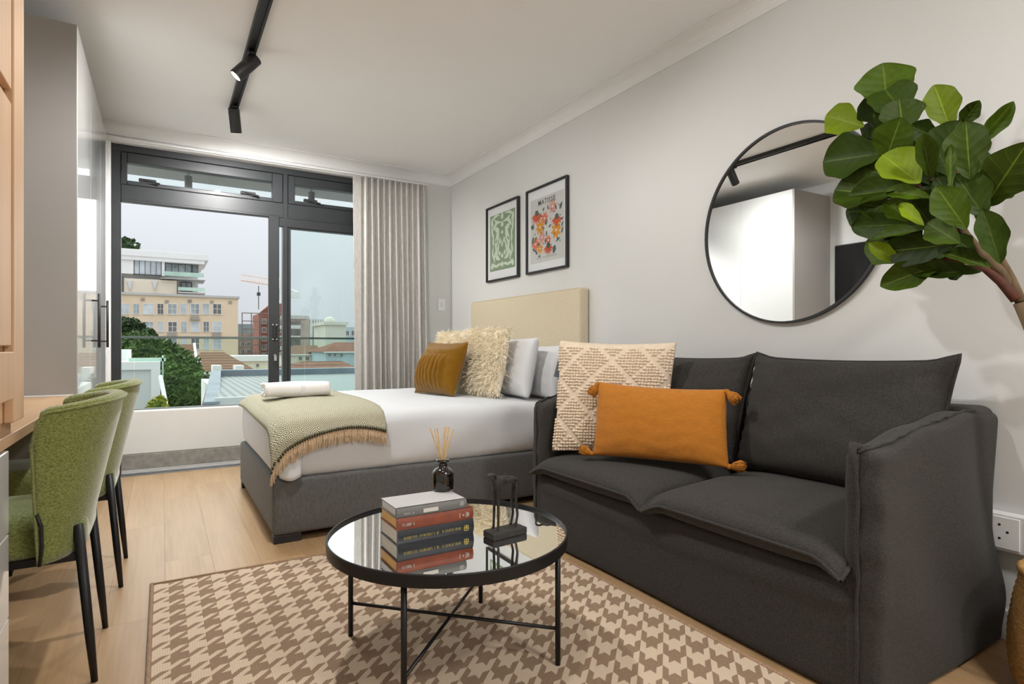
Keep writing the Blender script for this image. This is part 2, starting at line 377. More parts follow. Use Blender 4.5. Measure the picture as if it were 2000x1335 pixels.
class MB:
    def __init__(s): s.v = []; s.f = []; s.uv = None; s.mi = []; s.curm = 0
    def add(s, vs, fs):
        o = len(s.v); s.v.extend([tuple(p) for p in vs]); s.f.extend([tuple(i + o for i in f) for f in fs]); s.mi.extend([s.curm] * len(fs)); return s
    def box(s, x0, x1, y0, y1, z0, z1):
        return s.add([(x0, y0, z0), (x1, y0, z0), (x1, y1, z0), (x0, y1, z0), (x0, y0, z1), (x1, y0, z1), (x1, y1, z1), (x0, y1, z1)],
                     [(0, 3, 2, 1), (4, 5, 6, 7), (0, 1, 5, 4), (1, 2, 6, 5), (2, 3, 7, 6), (3, 0, 4, 7)])
    def cbox(s, x0, x1, y0, y1, z0, z1, c=0.004):
        """box with chamfered edges"""
        c = min(c, (x1 - x0) * .45, (y1 - y0) * .45, (z1 - z0) * .45)
        X = (x0, x1); Y = (y0, y1); Z = (z0, z1); vs = []; ix = {}
        for i in (0, 1):
            for j in (0, 1):
                for l in (0, 1):
                    p = [X[i], Y[j], Z[l]]; q = [x0 + c if i == 0 else x1 - c, y0 + c if j == 0 else y1 - c, z0 + c if l == 0 else z1 - c]
                    for ax in range(3):
                        w = list(q); w[ax] = p[ax]; ix[(i, j, l, ax)] = len(vs); vs.append(tuple(w))
        fs = []
        for ax in range(3):
            o1, o2 = (ax + 1) % 3, (ax + 2) % 3
            for e in (0, 1):
                loop = []
                for a, b in ((0, 0), (1, 0), (1, 1), (0, 1)):
                    t = [0, 0, 0]; t[ax] = e; t[o1] = a; t[o2] = b; loop.append(ix[(*t, ax)])
                fs.append(tuple(loop if e else loop[::-1]))
        for ax in range(3):               # edges parallel to ax
            o1, o2 = (ax + 1) % 3, (ax + 2) % 3
            for a in (0, 1):
                for b in (0, 1):
                    t0 = [0, 0, 0]; t0[o1] = a; t0[o2] = b; t1 = list(t0); t1[ax] = 1
                    fs.append((ix[(*t0, o1)], ix[(*t1, o1)], ix[(*t1, o2)], ix[(*t0, o2)]))
        for i in (0, 1):
            for j in (0, 1):
                for l in (0, 1): fs.append((ix[(i, j, l, 0)], ix[(i, j, l, 1)], ix[(i, j, l, 2)]))
        return s.add(vs, fs)
    def rbox(s, x0, x1, y0, y1, z0, z1, r, n=(8, 8, 4), fn=None):
        """subdivided box with rounded edges, optional deform"""
        lo = (x0, y0, z0); hi = (x1, y1, z1)
        r = min(r, (x1 - x0) / 2.01, (y1 - y0) / 2.01, (z1 - z0) / 2.01)
        def ticks(a, b, m):
            t = [a, a + r * .3, a + r * .65] + [a + r + (b - a - 2 * r) * i / m for i in range(m + 1)] + [b - r * .65, b - r * .3, b]
            return t
        T = [ticks(lo[i], hi[i], n[i]) for i in range(3)]
        vid = {}; vs = []; fs = []
        def vert(i, j, l):
            key = (i, j, l)
            if key in vid: return vid[key]
            p = Vector((T[0][i], T[1][j], T[2][l]))
            q = Vector([min(max(p[a], lo[a] + r), hi[a] - r) for a in range(3)])
            dv = p - q
            if dv.length > 1e-9: p = q + dv.normalized() * r
            if fn: p = fn(p.x, p.y, p.z)
            vid[key] = len(vs); vs.append(tuple(p)); return vid[key]
        N = [len(t) - 1 for t in T]
        for ax in range(3):
            o1, o2 = (ax + 1) % 3, (ax + 2) % 3
            for e in (0, N[ax]):
                for a in range(N[o1]):
                    for b in range(N[o2]):
                        q = []
                        for da, db in ((0, 0), (1, 0), (1, 1), (0, 1)):
                            t = [0, 0, 0]; t[ax] = e; t[o1] = a + da; t[o2] = b + db; q.append(vert(*t))
                        fs.append(tuple(q if e else q[::-1]))
        return s.add(vs, fs)
    def tube(s, pts, r, n=8, cap=True, flat=None):
        pts = [Vector(p) for p in pts]; m = len(pts)
        rs = r if isinstance(r, (list, tuple)) else [r] * m
        vs = []; fs = []; prev = None
        for i, p in enumerate(pts):
            t = (pts[min(i + 1, m - 1)] - pts[max(i - 1, 0)]).normalized()
            if prev is None:
                a = Vector((0, 0, 1)) if abs(t.z) < .9 else Vector((1, 0, 0))
                u = t.cross(a).normalized()
            else:
                u = (prev - t * prev.dot(t)).normalized()
            prev = u; w = t.cross(u)
            for k_ in range(n):
                an = 2 * math.pi * k_ / n
                vs.append(p + u * (math.cos(an) * rs[i]) + w * (math.sin(an) * rs[i]))
        for i in range(m - 1):
            for k_ in range(n):
                a = i * n + k_; b = i * n + (k_ + 1) % n
                fs.append((a, b, b + n, a + n))
        if cap:
            fs.append(tuple(range(n - 1, -1, -1))); fs.append(tuple((m - 1) * n + k_ for k_ in range(n)))
        return s.add(vs, fs)
    def lathe(s, prof, c, n=32, close=True):
        vs = []; fs = []; m = len(prof)
        for (r, z) in prof:
            for k_ in range(n):
                an = 2 * math.pi * k_ / n
                vs.append((c[0] + r * math.cos(an), c[1] + r * math.sin(an), c[2] + z))
        for i in range(m - 1):
            for k_ in range(n):
                a = i * n + k_; b = i * n + (k_ + 1) % n
                fs.append((a, b, b + n, a + n))
        if close:
            fs.append(tuple(range(n - 1, -1, -1))); fs.append(tuple((m - 1) * n + k_ for k_ in range(n)))
        return s.add(vs, fs)
    def prism(s, poly, fn, d0, d1):
        """extrude a 2-D polygon; fn(a, b, d) -> 3-D point"""
        n = len(poly)
        vs = [fn(a, b, d0) for a, b in poly] + [fn(a, b, d1) for a, b in poly]
        fs = [tuple(range(n - 1, -1, -1)), tuple(range(n, 2 * n))] + [(i, (i + 1) % n, n + (i + 1) % n, n + i) for i in range(n)]
        return s.add(vs, fs)
    def grid(s, nu, nv, fn, closed_u=False):
        vs = [fn(i / nu, j / nv) for j in range(nv + 1) for i in range(nu + 1)]
        fs = [(j * (nu + 1) + i, j * (nu + 1) + i + 1, (j + 1) * (nu + 1) + i + 1, (j + 1) * (nu + 1) + i) for j in range(nv) for i in range(nu)]
        return s.add(vs, fs)
    def sheet(s, nu, nv, fn, th, nrm=None):
        """grid with thickness th along local normals"""
        P = [[Vector(fn(i / nu, j / nv)) for i in range(nu + 1)] for j in range(nv + 1)]
        def N(i, j):
            a = P[j][min(i + 1, nu)] - P[j][max(i - 1, 0)]; b = P[min(j + 1, nv)][i] - P[max(j - 1, 0)][i]
            return a.cross(b).normalized()
        top = [P[j][i] for j in range(nv + 1) for i in range(nu + 1)]
        bot = [P[j][i] - N(i, j) * th for j in range(nv + 1) for i in range(nu + 1)]
        M = len(top); w = nu + 1; fs = []
        for j in range(nv):
            for i in range(nu):
                a = j * w + i; fs.append((a, a + 1, a + 1 + w, a + w)); fs.append((M + a, M + a + w, M + a + 1 + w, M + a + 1))
        for i in range(nu):
            a = i; fs.append((a, M + a, M + a + 1, a + 1)); a = nv * w + i; fs.append((a, a + 1, M + a + 1, M + a))
        for j in range(nv):
            a = j * w; fs.append((a, a + w, M + a + w, M + a)); a = j * w + nu; fs.append((a, M + a, M + a + w, a + w))
        return s.add(top + bot, fs)
    def build(s, name, m, parent=None, smooth=False, origin=None, fixn=True):
        me = bpy.data.meshes.new(name)
        if parent is not None: org = WL[parent]
        elif origin is not None: org = Vector(origin)
        else:
            xs = [p[0] for p in s.v]; ys = [p[1] for p in s.v]; zs = [p[2] for p in s.v]
            org = Vector(((min(xs) + max(xs)) / 2, (min(ys) + max(ys)) / 2, min(zs)))
        me.from_pydata([(p[0] - org.x, p[1] - org.y, p[2] - org.z) for p in s.v], [], s.f)
        ms = m if isinstance(m, (list, tuple)) else [m]
        for q in ms: me.materials.append(MATS[q] if isinstance(q, str) else q)
        if len(ms) > 1: me.polygons.foreach_set('material_index', s.mi)
        if s.uv:
            ul = me.uv_layers.new(name='UVMap')
            for lp in me.loops: ul.data[lp.index].uv = s.uv[lp.vertex_index]
        if fixn:
            bm = bmesh.new(); bm.from_mesh(me); bmesh.ops.recalc_face_normals(bm, faces=bm.faces); bm.to_mesh(me); bm.free()
        if smooth:
            me.polygons.foreach_set('use_smooth', [True] * len(me.polygons))
            if smooth == 'auto':
                me.polygons.foreach_set('use_smooth', [True] * len(me.polygons))
                try: me.set_sharp_from_angle(angle=math.radians(40))
                except Exception: pass
        me.update()
        o = bpy.data.objects.new(name, me); COL.objects.link(o)
        if parent is not None:
            o.parent = parent; WL[o] = WL[parent].copy()
        else:
            o.location = org; WL[o] = org.copy()
        return o
def part(name, m, parent, fn, smooth=False):
    b = MB(); fn(b); return b.build(name, m, parent, smooth)
def solo(name, m, fn, label=None, cat=None, group=None, kind=None, smooth=False):
    b = MB(); fn(b); return props(b.build(name, m, None, smooth), label, cat, group, kind)
def copy_tree(o, parent=None, off=None):
    c = o.copy(); COL.objects.link(c); c.parent = parent
    if parent is None and off is not None: c.location = Vector(o.location) + Vector(off)
    WL[c] = (WL[o] + Vector(off)) if off is not None else WL[o].copy()
    for ch in [q for q in list(bpy.data.objects) if q.parent == o]:
        copy_tree(ch, c, off)
    return c

def hsh(i, j=0): 
    x = math.sin(i * 127.1 + j * 311.7) * 43758.5453
    return x - math.floor(x)
def wob(x, y, s=1.0):
    """cheap smooth noise"""
    return (math.sin(x * 3.1 * s + 1.3 * math.sin(y * 2.3 * s)) + math.sin(y * 4.7 * s + 1.7 * math.sin(x * 1.9 * s + .7)) + math.sin((x + y) * 6.1 * s + 2.0)) / 3

def frame(nrm, lean):
    """facing direction (horizontal), lean back in degrees -> (u right seen from front, v up, n out)"""
    h = Vector((nrm[0], nrm[1], 0)).normalized(); l = math.radians(lean)
    n = h * math.cos(l) + UP * math.sin(l)
    v = UP * math.cos(l) - h * math.sin(l)
    u = v.cross(n).normalized()
    return u, v, n
def pillow_pts(base, nrm, lean, Wd, Ht, Th, pinch=0.06, e=0.42, wr=0.004, roll=0.0, seed=0.0, sag=0.0):
    """returns f(a, b, side) -> point; base = middle of the bottom edge"""
    u, v, n = frame(nrm, lean)
    c = Vector(base) + v * (Ht / 2)
    cr, sr = math.cos(math.radians(roll)), math.sin(math.radians(roll))
    def f(a, b, side):
        x = Wd / 2 * a * (1 - pinch * (1 - b * b)); y = Ht / 2 * b * (1 - pinch * (1 - a * a))
        z = Th / 2 * (max(0, (1 - abs(a) ** 2.2)) * max(0, (1 - abs(b) ** 2.2))) ** e
        z += wr * wob(a * 2 + seed, b * 2 + seed * 2, 1.4) * (1 - max(abs(a), abs(b)) ** 4)
        z -= sag * (b + 1) * .0
        x, y = x * cr - y * sr, x * sr + y * cr
        return c + u * x + v * y + n * (z * side)
    return f, (u, v, n)
def pillow(mb, f, n=22):
    def tk(i): 
        t = -1 + 2 * i / n
        return math.copysign(1 - (1 - abs(t)) ** 1.35, t)
    P = {}; vs = []; fs = []
    for sd in (1, -1):
        for j in range(n + 1):
            for i in range(n + 1):
                edge = i in (0, n) or j in (0, n)
                key = (i, j, 0 if edge else sd)
                if key not in P:
                    P[key] = len(vs); vs.append(f(tk(i), tk(j), sd))
    for sd in (1, -1):
        for j in range(n):
            for i in range(n):
                q = []
                for di, dj in ((0, 0), (1, 0), (1, 1), (0, 1)):
                    a, b = i + di, j + dj
                    q.append(P[(a, b, 0 if (a in (0, n) or b in (0, n)) else sd)])
                fs.append(tuple(q if sd > 0 else q[::-1]))
    return mb.add(vs, fs)
def pillow_piping(mb, f, r, n=16):
    pts = []
    for a, b in [(-1 + 2 * i / n, -1) for i in range(n)] + [(1, -1 + 2 * i / n) for i in range(n)] + [(1 - 2 * i / n, 1) for i in range(n)] + [(-1, 1 - 2 * i / n) for i in range(n + 1)]:
        pts.append(f(a, b, 0))
    return mb.tube(pts, r, 6, False)

def text_mesh(s, size, nme, m, parent, M, spacing=1.0, bold=0.0):
    cu = bpy.data.curves.new(nme, 'FONT'); cu.body = s; cu.size = size; cu.align_x = 'CENTER'; cu.align_y = 'CENTER'
    cu.space_character = spacing; cu.offset = bold; cu.resolution_u = 2
    o = bpy.data.objects.new(nme + '_tmp', cu); COL.objects.link(o)
    bpy.context.view_layer.update()
    me = bpy.data.meshes.new_from_object(o.evaluated_get(bpy.context.evaluated_depsgraph_get()))
    bpy.data.objects.remove(o)
    me.name = nme; me.materials.clear(); me.materials.append(MATS[m])
    q = bpy.data.objects.new(nme, me); COL.objects.link(q); q.parent = parent
    q.matrix_basis = Matrix.Translation(-WL[parent]) @ M
    WL[q] = WL[parent].copy()
    return q
# ================================================================== the room shell
XW, XL, YB, YWIN, ZC = 2.47, -0.95, -2.2, 5.30, 2.67
fl = props(MB().box(XL - .15, XW + .15, YB - .15, 5.42, -0.06, -0.0125).build('floor', 'oak_floor'), 'light oak laminate plank floor running toward the window', 'floor', kind='structure')
pw, pl = 0.192, 1.28
pm = MB().cbox(0, pw - .0004, 0, pl - .0004, -0.012, 0.0, 0.0004).build('plank', 'oak_floor', fl)
pmesh = pm.data; bpy.data.objects.remove(pm)
pmesh.transform(Matrix.Translation(WL[fl]))
shorts = {}
def plank(x, y, l, w):
    key = (round(l, 3), round(w, 3))
    if key not in shorts:
        if abs(l - pl) < 1e-6 and abs(w - pw) < 1e-6: shorts[key] = pmesh
        else:
            q = MB().cbox(0, w - .0004, 0, l - .0004, -0.012, 0.0, 0.0004).build('plank', 'oak_floor', None, origin=(0, 0, 0))
            shorts[key] = q.data; bpy.data.objects.remove(q)
    o = bpy.data.objects.new('plank', shorts[key]); COL.objects.link(o); o.parent = fl
    o.location = Vector((x, y, 0)) - WL[fl]
i = 0; x = XL
while x < XW - .01:
    w = min(pw, XW - x)
    y = YB - [0, .52, .26, .86, .40, 1.06, .70][i % 7]
    while y < 5.36:
        y0 = max(y, YB); y1 = min(y + pl, 5.365)
        if y1 - y0 > .02: plank(x, y0, round(y1 - y0, 3) if abs(y1 - y0 - pl) > 1e-6 else pl, round(w, 3) if w < pw - 1e-6 else pw)
        y += pl
    x += pw; i += 1

def struct(name, m, fn, label, cat, parent=None, smooth=False):
    b = MB(); fn(b); return props(b.build(name, m, parent, smooth), label, cat, kind='structure')
struct('ceiling', 'ceiling_white', lambda b: b.box(XL - .15, XW + .15, YB - .15, 5.45, ZC, ZC + .14), 'smooth white ceiling with a black spotlight track', 'ceiling')
struct('wall_right', 'wall_white', lambda b: b.box(XW, XW + .15, YB - .15, 5.45, -0.06, ZC), 'long white wall behind the bed and the sofa', 'wall')
struct('wall_left', 'wall_white', lambda b: b.box(XL - .15, XL, YB - .15, 5.45, -0.06, ZC), 'white wall behind the desk and the wardrobe', 'wall')
struct('wall_back', 'wall_white', lambda b: b.box(XL, XW, YB - .15, YB, -0.06, ZC), 'white end wall opposite the window', 'wall')
OX0, OX1, OZ1 = -0.335, 1.95, 2.545
def wwin(b):
    b.box(XL, OX0, YWIN, 5.45, -0.06, ZC); b.box(OX1, XW, YWIN, 5.45, -0.06, ZC); b.box(OX0, OX1, YWIN, 5.45, OZ1, ZC)
struct('wall_window', 'wall_white', wwin, 'white wall around the glazed balcony opening', 'wall')
# cove cornice along the right wall and the window wall
def cove(n=7, r=0.085):
    pts = [(0, 0)] + [(0, -r)] + [(0.006, -r)] + [(r - (r - .006) * math.cos(math.pi / 2 * i / n), -r + (r - .006) * math.sin(math.pi / 2 * i / n)) for i in range(n + 1)] + [(r, 0)]
    return pts
struct('trim_1', 'trim_white', lambda b: b.prism(cove(), lambda a, z, d: (XW - a, d, ZC + z), YB, YWIN), 'white cove cornice along the right wall', 'cornice')
struct('trim_2', 'trim_white', lambda b: b.prism(cove(), lambda a, z, d: (d, YWIN - a, ZC + z), XL, XW - 0.003), 'white cove cornice above the balcony window', 'cornice')
# slim white reveal trim round the frame
def rev(b):
    b.cbox(OX0 - .035, OX1 + .03, 5.28, 5.335, OZ1 - .012, OZ1 + .028, .003)
    b.cbox(OX0 - .028, OX0 + .004, 5.28, 5.335, 0, OZ1 - .012, .003)
struct('trim_3', 'trim_white', rev, 'slim white reveal trim round the black window frame', 'window trim')
def sk(b): b.cbox(XW - .016, XW, YB, YWIN, 0, 0.105, .004)
struct('baseboard_right', 'trim_white', sk, 'white skirting board along the right wall', 'baseboard')
# power trunking with sockets on the right wall
tr_top = onX(1985, 1006, XW - .03).z; tr_bot = onX(1985, 1083, XW - .03).z
tk = thing('power_trunking', 'white power trunking with black socket holes behind the sofa arm', 'socket trunking', (XW - .02, 0.5, tr_bot))
part('channel', 'trim_white', tk, lambda b: b.cbox(XW - .035, XW, -0.9, 1.0, tr_bot, tr_top, .006))
for yy in (0.845, 0.72, 0.50):
    sp = part('socket_plate', 'trim_white', tk, lambda b: b.cbox(XW - .039, XW - .034, yy - .055, yy + .055, tr_bot + .012, tr_top - .012, .003))
    zc = (tr_bot + tr_top) / 2
    for dy, dz in ((-.022, .004), (.022, .004), (0, .026), (0, -.02)):
        part('socket_hole', 'black_satin', sp, lambda b: b.tube([(XW - .0395, yy + dy, zc + dz), (XW - .034, yy + dy, zc + dz)], .0042, 10))
# light switch on the window wall
p = onY(862, 595, YWIN)
sw = thing('light_switch', 'small white light switch plate beside the curtain', 'light switch', (p.x, YWIN, p.z - .05))
part('plate', 'trim_white', sw, lambda b: b.cbox(p.x - .04, p.x + .04, YWIN - .010, YWIN, p.z - .06, p.z + .06, .003))
part('rocker', 'gloss_white', sw, lambda b: b.cbox(p.x - .012, p.x + .012, YWIN - .014, YWIN - .009, p.z - .02, p.z + .02, .002))

# ================================================================== balcony window: black aluminium frame
FY0, FY1 = 5.335, 5.405
win = thing('window_1', 'black aluminium balcony window with two top sashes', 'window', (0.8, 5.37, 0), kind='structure')
ZT, ZTR1, ZTR0 = 2.535, 2.235, 2.103
part('outer_frame', 'anthracite', win, lambda b: (b.cbox(OX0, OX0 + .065, FY0, FY1, 0, ZT), b.cbox(OX1 - .06, OX1, FY0, FY1, 0, ZT), b.cbox(OX0, OX1, FY0 - .004, FY1, ZT - .055, ZT)))
part('transom', 'anthracite', win, lambda b: (b.cbox(OX0 + .065, OX1 - .06, FY0, FY1, ZTR0, ZTR1), b.cbox(OX0 + .065, OX1 - .06, FY0 - .006, FY0 + .01, ZTR0, ZTR0 + .018, .002)))
part('mullion', 'anthracite', win, lambda b: b.cbox(.893, .933, FY0 - .008, FY1, 0.03, ZT - .05))
def sash(x0, x1, gx0, gx1):
    z0, z1 = ZTR1 - .005, ZT - .06; gz0, gz1 = 2.262, 2.400
    fr = part('top_sash', 'anthracite', win, lambda b: (b.cbox(x0, gx0, FY0 - .012, FY1 - .01, z0, z1), b.cbox(gx1, x1, FY0 - .012, FY1 - .01, z0, z1),
              b.cbox(gx0, gx1, FY0 - .012, FY1 - .01, z0, gz0), b.cbox(gx0, gx1, FY0 - .012, FY1 - .01, gz1, z1)))
    part('pane', 'glass_clear', fr, lambda b: b.box(gx0, gx1, 5.366, 5.372, gz0, gz1))
    return fr
s1 = sash(OX0 + .068, .890, -.230, .806)
s2 = sash(.936, OX1 - .062, .990, OX1 - .16)
for sx, pp in ((s1, (292, 0)), (s1, (487, 0)), (s2, (608, 0))):
    px = onY(pp[0], 360, FY0).x
    part('window_catch', 'black_satin', sx, lambda b: (b.cbox(px - .07, px + .045, FY0 - .035, FY0 - .008, 2.262, 2.285, .004), b.tube([(px - .06, FY0 - .03, 2.28), (px + .07, FY0 - .045, 2.255)], .007, 8)))
# fixed pane behind, sliding leaf pushed open in front of it
fx = part('fixed_leaf', 'anthracite', win, lambda b: (b.cbox(.933, .958, FY0, FY1, .05, ZTR0), b.cbox(.933, OX1 - .06, FY0, FY1, 2.02, ZTR0), b.cbox(.933, OX1 - .06, FY0, FY1, .02, .10)))
part('pane', 'glass_leaf', fx, lambda b: b.box(.958, OX1 - .06, 5.388, 5.395, .10, 2.02))
part('floor_track', 'alu_track', win, lambda b: (b.cbox(OX0, OX1, 5.33, 5.42, -.012, .006, .002), b.cbox(OX0, OX1, 5.345, 5.352, .006, .014, .001), b.cbox(OX0, OX1, 5.378, 5.385, .006, .014, .001)))
door = thing('door_1', 'black sliding glass balcony door pushed open to the right', 'door', (1.3, 5.34, .014), kind='structure')
DY0, DY1 = 5.325, 5.362
lf = part('leaf_frame', 'anthracite', door, lambda b: (b.cbox(.777, .862, DY0, DY1, .014, ZTR0 + .01), b.cbox(1.72, 1.80, DY0, DY1, .014, ZTR0), b.cbox(.862, 1.72, DY0, DY1, 2.025, ZTR0), b.cbox(.862, 1.72, DY0, DY1, .014, .095)))
part('pane', 'glass_leaf', door, lambda b: b.box(.862, 1.72, 5.343, 5.349, .095, 2.025))
hp = onY(536, 648, DY0)
hd = part('handle', 'black_satin', door, lambda b: (b.cbox(hp.x - .02, hp.x + .02, DY0 - .006, DY0 + .001, hp.z - .075, hp.z + .075, .004), b.cbox(hp.x - .010, hp.x + .010, DY0 - .022, DY0 - .004, hp.z - .055, hp.z + .055, .005)))
for dx in (-.014, .016):
    for dz in (-.062, .062):
        part('screw', 'steel', hd, lambda b: b.tube([(hp.x + dx, DY0 - .010, hp.z + dz), (hp.x + dx, DY0 - .005, hp.z + dz)], .006, 8))
kp = onY(537, 694, DY0)
lk = part('lock', 'steel', door, lambda b: b.tube([(kp.x, DY0 - .010, kp.z), (kp.x, DY0 + .001, kp.z)], .011, 12))
part('key', 'steel', lk, lambda b: (b.cbox(kp.x - .002, kp.x + .002, DY0 - .035, DY0 - .009, kp.z - .004, kp.z + .004, .001), b.cbox(kp.x - .011, kp.x + .011, DY0 - .032, DY0 - .028, kp.z - .045, kp.z - .004, .002)))

# ================================================================== balcony
struct('floor_balcony', 'balcony_tile', lambda b: b.box(-3, 5, 5.42, 5.90, -.12, -.004), 'narrow grey tiled balcony floor', 'balcony floor')
struct('baseboard_balcony', 'stone', lambda b: b.cbox(-3, 5, 5.640, 5.670, -.004, .114, .003), 'brown grey stone skirting of the balcony parapet', 'stone skirting')
struct('wall_balcony', 'parapet_white', lambda b: b.cbox(-3, 5, 5.655, 5.87, .114, .468, .008), 'low white balcony parapet under the glass', 'parapet')
struct('ceiling_balcony', 'soffit', lambda b: b.box(-3, 5, 5.45, 6.10, 2.50, 2.80), 'grey underside of the balcony slab above', 'balcony slab')
bal = thing('glass_balustrade', 'greenish frameless glass balustrade standing on the balcony parapet', 'balustrade', (0.5, 5.76, .468))
for a, b_ in ((-2.90, -1.56), (-1.55, -.205), (-.195, 1.155), (1.165, 2.52), (2.53, 4.2)):
    part('glass_panel', 'glass_rail', bal, lambda b: b.box(a, b_, 5.755, 5.767, .468, 1.068))
part('top_rail', 'rail_green', bal, lambda b: b.cbox(-2.9, 4.2, 5.750, 5.772, 1.062, 1.082, .003))
part('base_channel', 'alu_track', bal, lambda b: b.cbox(-2.9, 4.2, 5.742, 5.780, .466, .478, .002))
for q in (.195, 1.23):
    t_ = thing('balcony_downlight', 'grey cylinder lamp hanging under the balcony slab', 'outdoor lamp', (q, 5.80, 2.33), 'cylinder lamps under the balcony slab')
    part('rod', 'soffit', t_, lambda b: b.tube([(q, 5.80, 2.47), (q, 5.80, 2.502)], .006, 8))
    part('housing', 'soffit', t_, lambda b: b.tube([(q, 5.80, 2.31), (q, 5.80, 2.475)], .030, 18), True)

# ================================================================== tall wardrobe on the left
wd = thing('wardrobe', 'tall glossy white built-in wardrobe with black bar handles', 'wardrobe', (-.65, 4.35, 0))
WX, WY0, WY1, WZ = -.347, 3.44, 5.25, 2.525
part('plinth', 'grey_panel', wd, lambda b: b.box(XL + .005, WX - .05, WY0 + .02, WY1, 0, .09))
part('carcass', 'grey_panel', wd, lambda b: b.cbox(XL + .002, WX - .022, WY0 + .018, WY1, .09, WZ, .002))
part('end_panel', 'grey_panel', wd, lambda b: b.cbox(XL + .002, WX, WY0, WY0 + .018, 0, WZ, .002))
part('filler', 'trim_white', wd, lambda b: b.cbox(WX - .02, WX, WY1 + .001, WY1 + .028, 0, WZ, .002))
dw = (WY1 - WY0 - .018) / 3
for i in range(3):
    y0 = WY0 + .018 + i * dw + .0015; y1 = y0 + dw - .003
    dr = part('door', 'gloss_white', wd, lambda b: b.cbox(WX - .020, WX, y0, y1, .095, WZ, .0015))
    hy = y0 + .045 if i else y0 + .045
    if i == 0: continue
    part('handle', 'black_satin', dr, lambda b: (b.tube([(WX + .035, hy, .99), (WX + .035, hy, 1.30)], .0075, 12),
         b.tube([(WX - .001, hy, 1.03), (WX + .035, hy, 1.03)], .005, 8), b.tube([(WX - .001, hy, 1.26), (WX + .035, hy, 1.26)], .005, 8)), True)

# ================================================================== desk with tall timber unit
dk = thing('desk', 'long oak topped desk built in beside the wardrobe', 'desk', (-.65, 2.4, 0))
part('desk_top', 'oak_desk', dk, lambda b: b.cbox(XL + .002, -.35, 1.10, WY0 - .002, .730, .763, .002))
part('upstand', 'trim_white', dk, lambda b: b.cbox(XL + .002, -.36, WY0 - .009, WY0 - .002, .763, .771, .001))
pd = part('pedestal', 'gloss_white', dk, lambda b: b.cbox(XL + .01, -.362, 1.15, 2.00, .06, .729, .002))
for z0, z1 in ((.065, .285), (.289, .505), (.509, .725)):
    part('drawer_front', 'gloss_white', pd, lambda b: b.cbox(-.362, -.346, 1.155, 1.995, z0, z1, .002))
part('pedestal_plinth', 'grey_panel', dk, lambda b: b.box(XL + .01, -.40, 1.17, 1.98, 0, .06))
part('shade_board', 'black_satin', dk, lambda b: b.box(XL + .004, XL + .02, 2.0, WY0 - .004, .10, .729))  # black sheet put in for shade and a dark object under the desk
un = thing('shelf_unit', 'tall light timber storage unit standing on the desk', 'storage unit', (-.65, 1.6, .763))
part('plinth', 'oak_unit', un, lambda b: b.box(XL + .01, -.356, 1.12, 2.075, .7632, .800))
part('carcass', 'oak_unit', un, lambda b: b.cbox(XL + .002, -.352, 1.10, 2.075, .800, WZ, .002))
part('stile', 'oak_unit', un, lambda b: b.cbox(-.352, -.330, 1.962, 2.09, .800, WZ, .003))
part('door', 'oak_unit', un, lambda b: b.cbox(-.352, -.334, 1.12, 1.955, 1.66, WZ - .005, .002))
part('door', 'oak_unit', un, lambda b: b.cbox(-.352, -.334, 1.12, 1.955, 1.00, 1.625, .002))
part('drawer_front', 'oak_unit', un, lambda b: b.cbox(-.352, -.322, 1.12, 1.925, .865, .985, .002))

tv = thing('television', 'flat black television hung on the wall above the desk', 'television', (XL + .03, 2.75, 1.32))
part('wall_bracket', 'black_satin', tv, lambda b: b.box(XL + .001, XL + .03, 2.6, 2.9, 1.5, 1.8))
part('bezel', 'black_satin', tv, lambda b: b.cbox(XL + .03, XL + .062, 2.14, 3.36, 1.315, 2.005, .006))
part('screen', 'tv_black', tv, lambda b: b.box(XL + .0605, XL + .063, 2.15, 3.35, 1.33, 1.995))

# ================================================================== ceiling track with spotlights, and added fill lights
XT = .425
tr = thing('ceiling_track', 'long black spotlight track screwed to the ceiling', 'light track', (XT, 2.5, ZC - .035))
part('rail', 'black_satin', tr, lambda b: (b.cbox(XT - .026, XT + .026, -1.2, 4.56, ZC - .022, ZC, .002), b.box(XT - .026, XT - .014, -1.2, 4.56, ZC - .034, ZC - .02), b.box(XT + .014, XT + .026, -1.2, 4.56, ZC - .034, ZC - .02)))
for jy in (4.47, 3.66, 2.56, 1.45):
    part('joint', 'steel', tr, lambda b: b.box(XT - .022, XT + .022, jy - .006, jy + .006, ZC - .036, ZC - .030))
def spot(y, direction, label, power, drop=.085, cone=75, blend=.45):
    d = Vector(direction).normalized(); piv = Vector((XT, y, ZC - drop))
    t_ = thing('track_spotlight', label, 'spotlight', (XT, y, ZC - drop - .1), 'spotlights on the ceiling track')
    part('adapter', 'black_satin', t_, lambda b: b.cbox(XT - .018, XT + .018, y - .05, y + .05, ZC - .050, ZC - .034, .003))
    part('stem', 'black_satin', t_, lambda b: b.tube([(XT, y, ZC - .045), tuple(piv)], .006, 8))
    r = .036; a = piv - d * .045; e = piv + d * .115
    part('housing', 'black_satin', t_, lambda b: b.tube([a, a + d * .004, e - d * .004, e], [r * .93, r, r, r * .97], 24), 'auto')
    part('reflector', 'lamp_glow', t_, lambda b: b.tube([e + d * .0005, e + d * .0015], r * .80, 24))
    L = bpy.data.lights.new('spot_lamp', 'SPOT'); L.energy = power; L.color = (1.0, .985, .97); L.spot_size = math.radians(cone); L.spot_blend = blend; L.shadow_soft_size = .04
    lo = bpy.data.objects.new('spot_lamp', L); COL.objects.link(lo); lo.parent = t_
    lo.location = (e + d * .012) - WL[t_]; lo.rotation_euler = d.to_track_quat('-Z', 'Y').to_euler()
spot(4.42, (.14, .42, -.9), 'black cylinder spotlight pointing down toward the window at the end of the ceiling track', SPOT_W * 1.1, cone=166, blend=.55)
spot(3.56, (-.65, .08, -.75), 'black cylinder spotlight tilted toward the wardrobe on the ceiling track', SPOT_W * .62, cone=140, blend=1.0)
